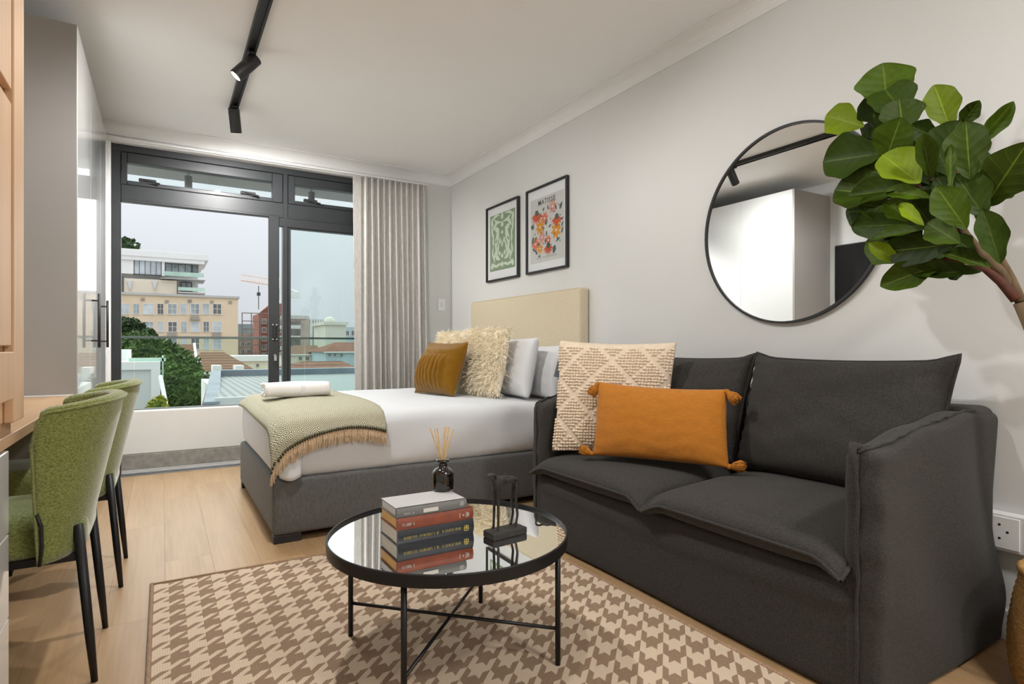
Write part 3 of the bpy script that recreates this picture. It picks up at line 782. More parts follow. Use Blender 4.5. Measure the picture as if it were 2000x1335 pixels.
spot(2.46, (.15, .20, -.9), 'black cylinder spotlight on the ceiling track reflected in the round mirror', SPOT_W * .95, cone=178)
spot(1.35, (.8, -.15, -.75), 'black cylinder spotlight on the ceiling track aimed at the leafy plant', SPOT_W * .42, cone=120)
def flush(x, y, label):  # fill lights added out of view behind the camera to brighten the room
    t_ = thing('ceiling_fill_light', label, 'fill light', (x, y, ZC - .06), 'added fill lights on the unseen near end of the ceiling')
    part('rim', 'trim_white', t_, lambda b: b.lathe([(.19, -.055), (.20, -.05), (.20, 0), (.19, 0)], (x, y, ZC), 40), True)
    part('diffuser', 'diffuser', t_, lambda b: b.lathe([(.05, -.068), (.14, -.064), (.185, -.052), (.185, -.045)], (x, y, ZC), 40), True)
    L = bpy.data.lights.new('fill_lamp', 'AREA'); L.shape = 'DISK'; L.size = .36; L.energy = FILL_W; L.color = (1.0, .98, .96)
    lo = bpy.data.objects.new('fill_lamp', L); COL.objects.link(lo); lo.parent = t_; lo.location = Vector((x, y, ZC - .072)) - WL[t_]
flush(1.45, -.45, 'added round fill light nearest the sofa wall, out of view')
flush(1.45, -1.60, 'added round fill light beside the end wall, out of view')
# ================================================================== bed
BX0, BX1, BY0, BY1 = .475, 2.385, 3.125, 4.56
bed = thing('bed', 'double bed with white sheets on a charcoal upholstered base', 'bed', (1.43, 3.84, 0))
def basefn(x, y, z):
    # slight padding bulge
    return Vector((x, y, z))
part('base', 'bed_grey', bed, lambda b: b.rbox(BX0, BX1, BY0, BY1, .040, .325, .022, (30, 24, 4), basefn), True)
for lx in (BX0 + .005, BX1 - .14):
    for ly in (BY0 + .005, BY1 - .075):
        part('leg', 'black_satin', bed, lambda b: b.cbox(lx, lx + .135, ly, ly + .07, 0, .042, .003))
MTOP = .652
def topz(x, y):
    cx = (x - BX0) / (BX1 - BX0); cy = (y - BY0) / (BY1 - BY0)
    c = (1 - (2 * cx - 1) ** 4) * .6 + .4
    return MTOP - .055 * (1 - c) - .02 * (2 * cy - 1) ** 4 + .018 * cy
def mfn(x, y, z):
    k_ = (z - .315) / (MTOP - .315)
    zz = .315 + (topz(x, y) - .315) * k_
    edge = math.sin(max(0, min(1, k_)) * math.pi)
    # sides bulge a little and carry soft diagonal creases
    dx = dy = 0
    if y < BY0 + .05:
        dy = -.016 * edge - .006 * math.sin(7 * (x * 1.4 - zz * 2.0)) * edge * (1 if x > .8 else .2)
        dy += .010 * math.exp(-((x - .585 - (.62 - zz) * .10) / .018) ** 2) * edge
    if x < BX0 + .06:
        dx = -.014 * edge - .004 * math.sin(y * 9 + zz * 6) * edge
    zz += .0035 * wob(x * 1.6, y * 1.6) * (1 if k_ > .9 else 0)
    return Vector((x + dx, y + dy, zz))
part('mattress', 'linen', bed, lambda b: b.rbox(BX0 + .018, BX1 - .02, BY0 + .016, BY1 - .012, .312, MTOP, .062, (56, 44, 9), mfn), True)
# loose fold of the sheet at the near foot corner
def fold(a, b_):
    x = BX0 + .03 + .105 * a
    z = .335 + (.52 - .335) * b_
    return (x, BY0 - .006 - .014 * math.sin(math.pi * a) * (1 - .4 * b_) - .010 * a * (1 - b_), z - .018 * math.sin(a * math.pi) * (1 - b_))
part('sheet_fold', 'linen', bed, lambda b: b.sheet(10, 10, fold, .004), True)
hb = thing('headboard', 'beige upholstered headboard standing against the wall', 'headboard', (2.42, 3.9, 0))
HX0 = 2.388
part('panel', 'headboard', hb, lambda b: b.rbox(HX0, XW - .003, 3.10, 4.70, .05, 1.392, .018, (4, 20, 16)), True)
def hpipe(b):
    for x_ in (HX0 + .004,):
        b.tube([(x_, 3.106, .06), (x_, 3.106, 1.375), (x_, 3.125, 1.387), (x_, 4.675, 1.387), (x_, 4.694, 1.375), (x_, 4.694, .06)], .0042, 8)
part('piping', 'headboard', hb, hpipe, True)
for ly in (3.2, 4.55): part('leg', 'black_satin', hb, lambda b: b.box(2.41, 2.46, ly, ly + .06, 0, .055))

def bedz(x, y): return topz(x, y) + .002
# ---- white sleeping pillows against the headboard
def bedpillow(px, y0, y1, lean, Ht, Th, m, seed, bz=None, pinch=.045):
    yc = (y0 + y1) / 2
    return pillow_pts((px, yc, (bz or bedz(px, yc)) + .004), (-1, 0), lean, y1 - y0, Ht, Th, pinch, .34, .008, 0, seed)
for nm, args, lb in (
    ('pillow', (2.235, 3.16, 3.83, 11, .365, .15, 'pillow_white', 1.0), 'white cotton pillow leaning directly against the headboard near the sofa'),
    ('pillow', (2.055, 3.22, 3.90, 11, .405, .16, 'pillow_white', 2.3), 'white cotton pillow between the shaggy cushion and the pillow behind'),
    ('pillow', (2.235, 3.93, 4.58, 11, .365, .15, 'pillow_white', 3.1), 'white cotton pillow at the window side of the headboard'),):
    f, _ = bedpillow(*args)
    o = solo(nm, 'pillow_white', lambda b: pillow(b, f, 22), lb, 'pillow', 'white pillows on the bed', smooth=True)
# ---- shaggy cushions
def shag_cushion(base, nrm, lean, Wd, Ht, Th, label, seed, count):
    f, (u, v, n) = pillow_pts(base, nrm, lean, Wd, Ht, Th, .02, .40, .006, 0, seed)
    t_ = thing('shaggy_cushion', label, 'cushion', base, 'shaggy cream cushions on the bed')
    part('cover', 'shag', t_, lambda b: pillow(b, f, 16), True)
    rnd = random.Random(seed); vs = []; fs = []
    for q in range(count):
        a = rnd.uniform(-1, 1); b_ = rnd.uniform(-1, 1); sd = 1 if rnd.random() < .86 else -1
        if sd < 0 and max(abs(a), abs(b_)) < .8: sd = 1
        p = f(a, b_, sd)
        out = n * sd * (1 - .75 * max(abs(a), abs(b_)) ** 3) + u * a * (.25 + .7 * abs(a) ** 3) + v * b_ * (.25 + .7 * abs(b_) ** 3)
        dr = (out + Vector((rnd.gauss(0, .55), rnd.gauss(0, .55), rnd.gauss(0, .55)))).normalized()
        L = rnd.uniform(.025, .055); w = rnd.uniform(.0020, .0036)
        sdv = dr.cross(Vector((rnd.gauss(0, 1), rnd.gauss(0, 1), rnd.gauss(0, 1)))).normalized()
        o = len(vs)
        for j in range(4):
            s_ = j / 3
            c = p + dr * (L * s_) - UP * (.016 * s_ * s_) + sdv * (.006 * math.sin(s_ * 4 + q))
            ww = w * (1 - .6 * s_)
            vs += [c - sdv * ww, c + sdv * ww]
        for j in range(3): fs.append((o + 2 * j, o + 2 * j + 1, o + 2 * j + 3, o + 2 * j + 2))
    sh = part('shag', 'shag', t_, lambda b: b.add(vs, fs)); sh['kind'] = 'stuff'
    return t_
shag_cushion((1.87, 3.58, bedz(1.9, 3.58) + .012), (-1, -.12), 12, .50, .455, .13, 'shaggy cream cushion beside the white pillow', 5, 4200)
shag_cushion((1.905, 4.16, bedz(1.9, 4.16) + .012), (-1, -.10), 12, .50, .445, .13, 'shaggy cream cushion behind the ribbed mustard cushion', 6, 3400)
# ---- ribbed mustard cushion
cb = onZ(848, 771, .668); cl = onZ(806, 765, .668); cr_ = onZ(891, 773, .668)
dirw = (cr_ - cl); dirw.z = 0; wdt = .43
nr = Vector((dirw.y, -dirw.x, 0)).normalized()
mid = (cl + cr_) / 2
f0, (u_, v_, n_) = pillow_pts((mid.x, mid.y, bedz(mid.x, mid.y) + .006), (nr.x, nr.y), 20, wdt, .375, .20, .05, .52, .005, 0, 9)
def fr_(a, b, sd):
    p = f0(a, b, sd)
    if sd > 0 and -.92 < b < .42 and -.94 < a < .64:
        k_ = math.sin(math.pi * (b + .92) / 1.34) ** .45 * min(1, (a + .94) * 12, (.64 - a) * 12)
        p = p + n_ * (.026 * abs(math.sin((a + .94) / 1.58 * math.pi * 8)) * k_)
    if sd > 0 and b > .42:
        p = p + n_ * (.010 * math.sin((b - .42) / .58 * math.pi * 2) * (1 - abs(a) ** 3))
    return p
mc = thing('ribbed_cushion', 'small mustard velvet cushion with raised ribs on the bed', 'cushion', (mid.x, mid.y, bedz(mid.x, mid.y)))
part('cover', 'ochre_velvet', mc, lambda b: pillow(b, fr_, 64), True)
part('piping', 'ochre_velvet', mc, lambda b: pillow_piping(b, f0, .005), True)

# ---- throw blanket with fringe across the foot of the bed
TX0, TX1 = BX0 - .020, 1.055
def surf(x, d):
    """x along the bed, d = distance run from the far edge towards the camera, over the near edge and down"""
    r = .07; y0 = BY1 - .03; run = y0 - (BY0 + .010 + r)
    if d <= run: return Vector((x, y0 - d, topz(x, y0 - d) + .008)), 0
    e = d - run; arc = r * math.pi / 2
    zt = topz(x, BY0 + r) + .008
    if e <= arc:
        th = e / r; return Vector((x, BY0 + .010 + r - math.sin(th) * (r + .008), zt - r + math.cos(th) * r)), th
    return Vector((x, BY0 - .014 - .006, zt - r - (e - arc))), math.pi / 2
def drop(a):
    """how far the cloth hangs past the near edge, across the width a"""
    return .125 + .105 * (1 - a) ** 3 + .035 * a ** 6 - .015 * math.sin(a * math.pi)
RUN = BY1 - .03 - (BY0 + .08)
def clothp(a, d):
    x = TX0 + (TX1 - TX0) * a
    p, th = surf(max(x, BX0 + .03), d)
    if x < BX0 + .07:                               # rolls over the foot edge
        e = BX0 + .07 - x
        p.x = BX0 + .07 - .075 * math.sin(min(e / .075, math.pi / 2)) - (.012 if e > .06 else 0)
        p.z -= .10 * (1 - math.cos(min(e / .075, math.pi / 2)))
    p.z += .004 * math.sin(a * 9 + d * 5) * (1 if th < .3 else 0) + (.006 if th == 0 else 0)
    if th > .3: p.y -= .010 * (1 + math.sin(a * 16)) * .5
    return p
tb = thing('throw_blanket', 'olive and cream diamond woven throw draped over the foot of the bed', 'blanket', (.76, 3.8, .6))
m_ = MB(); NU, NV = 44, 70
m_.sheet(NU, NV, lambda a, t: clothp(a, (RUN + drop(a)) * (.02 + .98 * t)), .006)
uvs = []
for rep in range(2):
    for j in range(NV + 1):
        for i in range(NU + 1):
            uvs.append((i / NU * 15.0, (RUN + drop(i / NU)) * j / NV / .042))
m_.uv = uvs
m_.build('cloth', 'throw_weave', tb, True)
rnd = random.Random(3)
fv = MB(); kn = MB()
for i in range(150):
    a = (i + .5) / 150
    p0 = clothp(a, RUN + drop(a)); L = rnd.uniform(.062, .085); sx = rnd.uniform(-.012, .012)
    fv.tube([p0 + Vector((0, -.004, .004)), p0 + Vector((sx * .4, -.009, -L * .5)), p0 + Vector((sx, -.006, -L))], [.0032, .0030, .0014], 5)
    fv.tube([p0 + Vector((.001, -.001, .004)), p0 + Vector((-sx * .6, -.004, -L * .5)), p0 + Vector((-sx * 1.3, -.003, -L * .92))], [.0028, .0026, .0012], 5)
    if i % 3 == 0:
        kn.tube([p0 + Vector((0, -.006, .012)), p0 + Vector((0, -.010, .004)), p0 + Vector((0, -.007, -.006))], [.002, .0065, .003], 7)
q = fv.build('fringe', 'fringe', tb); q['kind'] = 'stuff'
q = kn.build('knots', 'fringe_knot', tb); q['kind'] = 'stuff'
# ---- folded towel
tp = onZ(584, 777, .672)
def towel(b):
    # one thick fold: a rolled-over strip whose layers show at the ends
    th = .021; z0 = topz(tp.x, tp.y) + .017; H_ = .108; D_y = .20
    path = []
    def arc(cy_, cz_, r_, a0, a1, n=8):
        for i_ in range(n + 1):
            a_ = math.radians(a0 + (a1 - a0) * i_ / n); path.append((cy_ + r_ * math.cos(a_), cz_ + r_ * math.sin(a_)))
    r1 = H_ / 2 - th / 2
    path.append((D_y, z0 + th / 2)); arc(r1 + th / 2, z0 + H_ / 2, r1, 270, 90); path.append((D_y * .6, z0 + H_ - th / 2)); arc(D_y, z0 + H_ - th / 2 - .5 * (r1 - th * .55), .5 * (r1 - th * .55), 90, -90)
    path.append((r1 + th * 1.2, z0 + H_ - th / 2 - (r1 - th * .55))); path.append((r1 + th * .9, z0 + H_ / 2 - th * .2)); path.append((D_y * .9, z0 + th * 1.6))
    for k_ in range(1):
        def fn(a, t):
            f = t * (len(path) - 1); i_ = min(int(f), len(path) - 2); q_ = f - i_
            y_ = path[i_][0] + (path[i_ + 1][0] - path[i_][0]) * q_; z_ = path[i_][1] + (path[i_ + 1][1] - path[i_][1]) * q_
            x_ = tp.x - .195 + .39 * a
            return (x_, tp.y - .01 + y_ + .003 * math.sin(a * 9), z_ + .0025 * math.sin(a * 7 + y_ * 20))
        b.sheet(20, 60, fn, th * .92)
t_ = thing('folded_towel', 'thick white towel folded on the woven throw', 'towel', (tp.x, tp.y + .1, topz(tp.x, tp.y) + .015))
part('towel', 'towel', t_, towel, True)
part('border_stripe', 'linen', t_, lambda b: [b.box(tp.x + xx, tp.x + xx + .003, tp.y - .0125, tp.y - .0095, topz(tp.x, tp.y) + .045, topz(tp.x, tp.y) + .098) for xx in (.012, .022, .032)])

# ================================================================== curtain
cu = thing('curtain', 'grey linen curtain gathered in pleats beside the window', 'curtain', (1.8, 5.18, 0))
CX0, CX1 = 1.445, 2.135
def curt(a, b):
    # a across, b from top to bottom
    nf = 12.5
    sp = 1 + .035 * b
    x = CX0 + (CX1 - CX0) * a * sp + .012 * b
    ph = a * nf * 2 * math.pi + .9 * math.sin(b * 2.2 + a * 7) * b
    amp = .030 + .018 * hsh(int(a * nf)) + .012 * b
    if a < .15: amp *= max(.0, (a - .10) / .05) if a > .10 else 0.0
    y = 5.185 - amp * math.sin(ph) - .012 * wob(a * 9, b * 3) * b
    if a < .12: y = 5.15 + .02 * a / .12
    x += .010 * math.sin(ph * 2 + 1) * (a > .14) + .014 * b * math.sin(a * 19 + 2)
    return (x, y, 2.520 - .0 * a - 2.505 * b)
part('cloth', 'curtain', cu, lambda b: b.sheet(240, 26, curt, .003), True)
part('curtain_rail', 'trim_white', cu, lambda b: b.cbox(CX0 - 1.75, CX1 + .03, 5.165, 5.195, 2.522, 2.532, .002))
# ================================================================== sofa
SX0, SX1, SY0, SY1 = 1.655, 2.427, .838, 2.555
sofa = thing('sofa', 'two seat charcoal slipcover sofa standing against the wall', 'sofa', (2.05, 1.7, 0))
def wrk(x, y, z): return .004 * wob(x * 5 + y * 2, z * 5, 1.1)
AT = .10
def basefn(x, y, z):
    d = .006 * math.sin(y * 4 + z * 3) * (x < SX0 + .08) + .008 * (1 - z / .36) * (-1 if x < SX0 + .08 else 0)
    d += .012 * math.exp(-((z - .27 - .02 * math.sin(y * 3)) / .022) ** 2) * (-1 if x < SX0 + .08 else 0)
    return Vector((x + d, y, z))
part('base', 'sofa_grey', sofa, lambda b: b.rbox(SX0 + .008, SX1 - .02, SY0 + .05, SY1 - .05, .006, .345, .022, (10, 60, 14), basefn), True)
def armtop(x):
    t = (x - SX0) / (SX1 - SX0)
    return .700 + .075 * min(1, max(0, t / .72)) ** .8 + .012 * math.sin(t * math.pi)
def arm(b, y0, y1, out):
    def fn(x, y, z):
        k_ = z / .70
        zz = z * armtop(x) / .70
        s_ = (y - (y0 + y1) / 2) / ((y1 - y0) / 2)          # -1 .. 1 across the thickness
        dy = 0
        if s_ * out > .5:                                       # outer face: hanging folds
            t = (x - SX0) / (SX1 - SX0)
            g = math.sin(min(1, max(0, k_)) * math.pi) ** .7
            dy += out * .015 * g * math.sin(14 * (x * .9 + zz * .75) + 1.5 * math.sin(zz * 5)) * (.35 + t)
            dy += out * .004 * math.sin(46 * zz + 8 * x) * math.exp(-((t) / .22) ** 2) * (k_ > .35)
            dy += out * .008 * (1 - k_) ** 2
        dx = 0
        if x < SX0 + .03: dx = -.003 * math.sin(40 * zz + 3 * y) * (k_ > .55) - .006 * (1 - k_)
        if x > SX1 - .03: dx = .010 * (1 - k_) ** 3
        zz += .004 * math.sin(x * 23 + y * 9) * (k_ > .9)
        return Vector((x + dx, y + dy, zz))
    b.rbox(SX0, SX1, y0, y1, .004, .70, .026, (34, 5, 34), fn)
part('arm', 'sofa_grey', sofa, lambda b: arm(b, SY0, SY0 + AT, -1), True)
part('arm', 'sofa_grey', sofa, lambda b: arm(b, SY1 - AT + .01, SY1, 1), True)
def backfn(x, y, z):
    return Vector((x + .008 * math.sin(y * 5 + z * 4), y, z + .006 * math.sin(y * 4)))
part('back_frame', 'sofa_grey', sofa, lambda b: b.rbox(SX1 - .17, SX1, SY0 + .012, SY1 - .012, .006, .800, .038, (4, 40, 16), backfn), True)
# piped seams of the slipcover
for y_, sg in ((SY0 + .055, -1), (SY1 - .045, 1)):
    def seam1(b):
        pts = [(SX0 - .006 + .002 * math.sin(i * 1.7), y_ + .002 * math.sin(i * .9), .012 + i * .0287) for i in range(25)]
        b.tube(pts, .0052, 7)
    def seam2(b):
        pts = [(SX0 - .004 + i * .022, y_ - .028 * min(1, i / 4) * -sg, armtop(SX0 + i * .022) + .004 + .003 * math.sin(i * 2)) for i in range(32)]
        b.tube(pts, .0050, 7)
    part('piping', 'sofa_grey', sofa, seam1, True); part('piping', 'sofa_grey', sofa, seam2, True)
# raised seam flap at the front top corner of the near arm
part('seam_flap', 'sofa_grey', sofa, lambda b: b.tube([(SX0 + .01, SY0 + .060, .60), (SX0 - .008, SY0 + .062, .655), (SX0 - .012, SY0 + .064, .70), (SX0 - .004, SY0 + .068, .722), (SX0 + .03, SY0 + .06, .714), (SX0 + .09, SY0 + .05, .712)], [.004, .008, .011, .013, .010, .004], 8), True)
# seat cushions
def seat_cushion(y0, y1, seed):
    x0, x1 = SX0 - .040, SX1 - .15
    H = .125; zc = .392
    def f(a, b, sd):
        # a: front(-1) .. back(1);  b: y
        x = (x0 + x1) / 2 + (x1 - x0) / 2 * a * (1 - .012 * (1 - b * b)); y = (y0 + y1) / 2 + (y1 - y0) / 2 * b * (1 - .02 * (1 - a * a))
        k_ = (max(0, 1 - abs(a) ** 3.0) * max(0, 1 - abs(b) ** 3.0))
        if sd > 0: z = zc + .018 * (a + 1) + .066 * k_ ** .42
        elif sd < 0: z = zc + .018 * (a + 1) - .060 * k_ ** .25
        else: z = zc + .018 * (a + 1)
        z += .004 * wob(x * 3 + seed, y * 3, 1.2) * (sd > 0) * k_
        corner = max(0, (abs(a) - .8) / .2) * max(0, (abs(b) - .8) / .2)
        if a < 0:
            z -= .040 * corner; x -= .012 * corner
        return Vector((x, y, z))
    c = part('seat_cushion', 'sofa_grey', sofa, lambda b: pillow(b, f, 30), True)
    part('piping', 'sofa_grey', c, lambda b: pillow_piping(b, lambda a, bb, s_: f(a, bb, 0), .0062, 26), True)
seat_cushion(SY0 + .075, 1.695, 1.0)
seat_cushion(1.702, SY1 - .055, 2.0)
# back cushions
def back_cushion(y0, y1, seed, base_x, base_z, Ht):
    f, (u, v, n) = pillow_pts((base_x, (y0 + y1) / 2, base_z), (-1, 0), 13, y1 - y0, Ht, .21, .055, .36, .006, 0, seed)
    def g(a, b, sd):
        p = f(a, b, sd)
        if b > 0: p = p + v * (.020 * max(0, abs(a) - .8) / .2 * b)
        p = p + n * (-.015 * b)
        # gathers by the side seams
        p = p + n * (.005 * math.sin(b * 30 + seed) * max(0, abs(a) - .7) / .3 * (abs(a) < .99))
        return p
    c = part('back_cushion', 'sofa_grey', sofa, lambda b: pillow(b, g, 30), True)
    part('piping', 'sofa_grey', c, lambda b: pillow_piping(b, lambda a, bb, s_: g(a, bb, 0), .0075, 24), True)
back_cushion(.905, 1.685, 1.5, 2.17, .475, .49)
back_cushion(1.690, 2.44, 4.5, 2.17, .475, .485)

# ---- square boucle cushion in the far corner of the sofa
SZ = .485
bl = onD(1078, 880, 2.96); br = onD(1306, 896, 2.76); tl = onD(1092, 664, 3.06); tr_ = onD(1322, 668, 2.82)
def bil(a, b):
    s_, t = (a + 1) / 2, (b + 1) / 2
    return (bl * (1 - s_) + br * s_) * (1 - t) + (tl * (1 - s_) + tr_ * s_) * t
nn = (br - bl).cross(tl - bl).normalized()
if nn.dot(EYE - bl) < 0: nn = -nn
def fb(a, b, sd):
    a2 = a * (1 - .05 * (1 - b * b)); b2 = b * (1 - .05 * (1 - a * a))
    z = .075 * (max(0, 1 - abs(a) ** 2.2) * max(0, 1 - abs(b) ** 2.2)) ** .42
    return bil(a2, b2) + nn * (z * sd)
bc = thing('boucle_cushion', 'large cream cushion with knotted diamond pattern on the sofa', 'cushion', (bl + br) / 2)
part('cover', 'boucle', bc, lambda b: pillow(b, fb, 26), True)
kb = MB()
NG = 38
for j in range(NG):
    for i in range(NG):
        a = -1 + 2 * (i + .5) / NG; b_ = -1 + 2 * (j + .5) / NG
        pa = (a * 1.5 + b_ * 1.5) % 1.0; pb = (a * 1.5 - b_ * 1.5) % 1.0
        if min(pa, 1 - pa) < .055 or min(pb, 1 - pb) < .055: continue
        if b_ > .92: continue
        p = fb(a + .01 * (hsh(i, j) - .5), b_ + .01 * (hsh(j, i) - .5), 1)
        uu = (br - bl).normalized(); vv = nn.cross(uu).normalized()
        rx, ry, rz = .0090, .0078, .0095
        vs = []; 
        for (th, zz, rr) in ((0, 0, 1), (0, .7, .72)):
            for q in range(6):
                an = q * math.pi / 3 + hsh(i * 3, j)
                vs.append(p + uu * (math.cos(an) * rx * rr) + vv * (math.sin(an) * ry * rr) + nn * (rz * zz))
        vs.append(p + nn * rz)
        fs = [(q, (q + 1) % 6, 6 + (q + 1) % 6, 6 + q) for q in range(6)] + [(6 + q, 6 + (q + 1) % 6, 12) for q in range(6)]
        kb.add(vs, fs)
q = kb.build('knotted_tufts', 'boucle_knot', bc, True); q['kind'] = 'stuff'
# ---- mustard lumbar cushion with tassels
bl2 = onD(1158, 888, 2.74); br2 = onD(1424, 914, 2.40); tl2 = onD(1168, 745, 2.80); tr2 = onD(1420, 760, 2.49)
nn2 = (br2 - bl2).cross(tl2 - bl2).normalized()
if nn2.dot(EYE - bl2) < 0: nn2 = -nn2
def fl2(a, b, sd):
    a2 = a * (1 - .022 * (1 - b * b)); b2 = b * (1 - .075 * (1 - a * a) * (1 if b > 0 else .4))
    s_, t = (a2 + 1) / 2, (b2 + 1) / 2
    p = (bl2 * (1 - s_) + br2 * s_) * (1 - t) + (tl2 * (1 - s_) + tr2 * s_) * t
    z = .070 * (max(0, 1 - abs(a) ** 2.4) * max(0, 1 - abs(b) ** 2.4)) ** .45
    z += .003 * wob(a * 3, b * 3, 1.3)
    return p + nn2 * (z * sd)
lc = thing('lumbar_cushion', 'rectangular mustard cotton cushion with corner tassels on the sofa', 'cushion', (bl2 + br2) / 2)
part('cover', 'mustard', lc, lambda b: pillow(b, fl2, 30), True)
cc = (bl2 + br2 + tl2 + tr2) / 4
for pnt, dr in ((bl2, (-1, .25)), (br2, (1, .18)), (tl2, (-.45, -.75)), (tr2, (.75, -.65))):
    uu = (br2 - bl2).normalized(); vv = (tl2 - bl2).normalized()
    d_ = (uu * dr[0] + vv * dr[1]).normalized()
    s0 = pnt - (pnt - cc).normalized() * .008 + nn2 * .006
    tt = part('tassel', 'tassel', lc, lambda b: b.tube([s0, s0 + d_ * .010, s0 + d_ * .018, s0 + d_ * .030, s0 + d_ * .056, s0 + d_ * .068], [.006, .013, .010, .018, .024, .019], 14), True)
    st = MB(); rnd = random.Random(11)
    for q in range(60):
        an = rnd.uniform(0, 2 * math.pi); w1 = uu.cross(nn2); 
        s1 = (uu * math.cos(an) + nn2 * math.sin(an)); s1 = (s1 - d_ * s1.dot(d_)).normalized() if (s1 - d_ * s1.dot(d_)).length > .1 else nn2
        st.tube([s0 + d_ * .018 + s1 * .010, s0 + d_ * .045 + s1 * .024, s0 + d_ * rnd.uniform(.066, .076) + s1 * rnd.uniform(.012, .025)], [.0014, .0016, .0010], 4)
    q = st.build('strands', 'tassel', tt); q['kind'] = 'stuff'
# ================================================================== rug
RX0, RX1, RY0, RY1 = -.045, 1.612, .55, 2.857
rug = thing('rug', 'beige and brown houndstooth flatweave rug under the coffee table', 'rug', (.78, 1.7, .0))
part('pile', 'houndstooth', rug, lambda b: b.cbox(RX0 + .014, RX1 - .014, RY0 + .014, RY1 - .014, .0005, .0075, .002))
part('binding', 'rug_edge', rug, lambda b: (b.tube([(RX0 + .008, RY0, .006), (RX0 + .008, RY1, .006)], .0075, 8), b.tube([(RX1 - .008, RY0, .006), (RX1 - .008, RY1, .006)], .0075, 8),
     b.tube([(RX0, RY1 - .008, .006), (RX1, RY1 - .008, .006)], .0075, 8), b.tube([(RX0, RY0 + .008, .006), (RX1, RY0 + .008, .006)], .0075, 8)), True)
RZ = .0082
# ================================================================== coffee table
TC = (.805, 1.741); TR_, TZ = .385, .402
ct = thing('coffee_table', 'round black metal coffee table with a mirrored top', 'coffee table', (TC[0], TC[1], RZ))
part('rim', 'black_metal', ct, lambda b: b.lathe([(TR_ - .006, TZ - .038), (TR_, TZ - .036), (TR_ + .001, TZ - .002), (TR_ - .001, TZ), (TR_ - .005, TZ), (TR_ - .006, TZ - .010)], (TC[0], TC[1], 0), 96, False), 'auto')
part('mirror_top', 'mirror', ct, lambda b: b.lathe([(TR_ - .0065, TZ - .016), (TR_ - .0065, TZ - .010)], (TC[0], TC[1], 0), 96))
part('underside', 'black_metal', ct, lambda b: b.lathe([(TR_ - .0065, TZ - .022), (TR_ - .0065, TZ - .0165)], (TC[0], TC[1], 0), 64))
LG = [(TC[0] + sx * .2515, TC[1] + sy * .2565) for sx, sy in ((-1, 1), (1, -1), (1, 1), (-1, -1))]
for lx, ly in LG:
    part('leg', 'black_metal', ct, lambda b: b.tube([(lx, ly, RZ), (lx, ly, TZ - .02)], .0085, 14), True)
for p0, p1, zz in ((LG[0], LG[1], .120), (LG[3], LG[2], .112)):
    part('crossbar', 'black_metal', ct, lambda b: b.tube([(p0[0], p0[1], zz), (p1[0], p1[1], zz)], .0055, 10), True)
TT = TZ - .010
# ================================================================== books, diffuser, dog on the table
def book(x0, x1, y0, y1, z0, z1, cover, pages, label, topm=None, tilt=0.0):
    t_ = thing('book', label, 'book', ((x0 + x1) / 2, (y0 + y1) / 2, z0), 'books stacked on the mirrored table')
    c = .0028
    def cov(b):
        n = 6; out = []; inn = []
        zc_, hz = (z0 + z1) / 2, (z1 - z0) / 2
        b.cbox(x0, x1, y0 + .004, y1, z1 - c, z1, .0008); b.cbox(x0, x1, y0 + .004, y1, z0, z0 + c, .0008)
        poly = [(y0 + .004, z0)] + [(y0 + .004 - .006 * math.sin(math.pi * i / n), z0 + (z1 - z0) * i / n) for i in range(1, n)] + [(y0 + .004, z1), (y0 + .010, z1), (y0 + .010, z0)]
        b.prism(poly, lambda p_, q_, d: (d, p_, q_), x0, x1)
    cv = part('cover', cover, t_, cov)
    if topm: part('front_board', topm, cv, lambda b: b.box(x0 + .001, x1 - .001, y0 + .012, y1 - .001, z1 - .0005, z1 + .0004))
    part('pages', pages, t_, lambda b: b.box(x0 + .004, x1 - .004, y0 + .009, y1 - .004, z0 + c, z1 - c))
    return t_, cv
def glyphs(b, xs, xe, zc, h, y, seed):
    """too small to read in the photograph: a run of letter-like strokes"""
    rnd = random.Random(seed); x = xs
    while x < xe - .003:
        w = rnd.uniform(.0022, .0042)
        if rnd.random() < .14: x += .004; continue
        st = .0009; k_ = rnd.randrange(5)
        b.box(x, x + st, y - .0004, y, zc - h / 2, zc + h / 2)
        if k_ in (0, 1): b.box(x + w - st, x + w, y - .0004, y, zc - h / 2, zc + h / 2)
        if k_ in (0, 2, 3): b.box(x, x + w, y - .0004, y, zc + h / 2 - st, zc + h / 2)
        if k_ in (1, 3): b.box(x, x + w, y - .0004, y, zc - st / 2, zc + st / 2)
        if k_ in (0, 4): b.box(x, x + w, y - .0004, y, zc - h / 2, zc - h / 2 + st)
        x += w + .0016
BXa, BXb, BYa, BYb = .611, .868, 1.690, 1.852
z0 = TT
t1, c1 = book(BXa, BXb, BYa, BYb, z0, z0 + .047, 'book_navy', 'pages', 'thick navy book with gold lettering at the bottom of the stack')
sy = BYa - .0026
part('lettering', 'gold_foil', c1, lambda b: (glyphs(b, BXa + .014, BXa + .135, z0 + .0225, .0085, sy, 4), glyphs(b, BXa + .146, BXa + .212, z0 + .0235, .0085, sy, 8)))['kind'] = 'stuff'
part('emblem', 'gold_foil', c1, lambda b: (b.box(BXb - .036, BXb - .019, sy - .0004, sy, z0 + .013, z0 + .016), b.box(BXb - .036, BXb - .019, sy - .0004, sy, z0 + .028, z0 + .031), b.box(BXb - .036, BXb - .033, sy - .0004, sy, z0 + .013, z0 + .031), b.box(BXb - .022, BXb - .019, sy - .0004, sy, z0 + .013, z0 + .031), b.box(BXb - .031, BXb - .024, sy - .0004, sy, z0 + .019, z0 + .026)))
z0 += .0472
t2, c2 = book(BXa - .002, BXb - .002, BYa - .001, BYb - .003, z0, z0 + .037, 'book_rust', 'pages_gold', 'rust red book with amber page edges in the middle of the stack')
sy = BYa - .0036
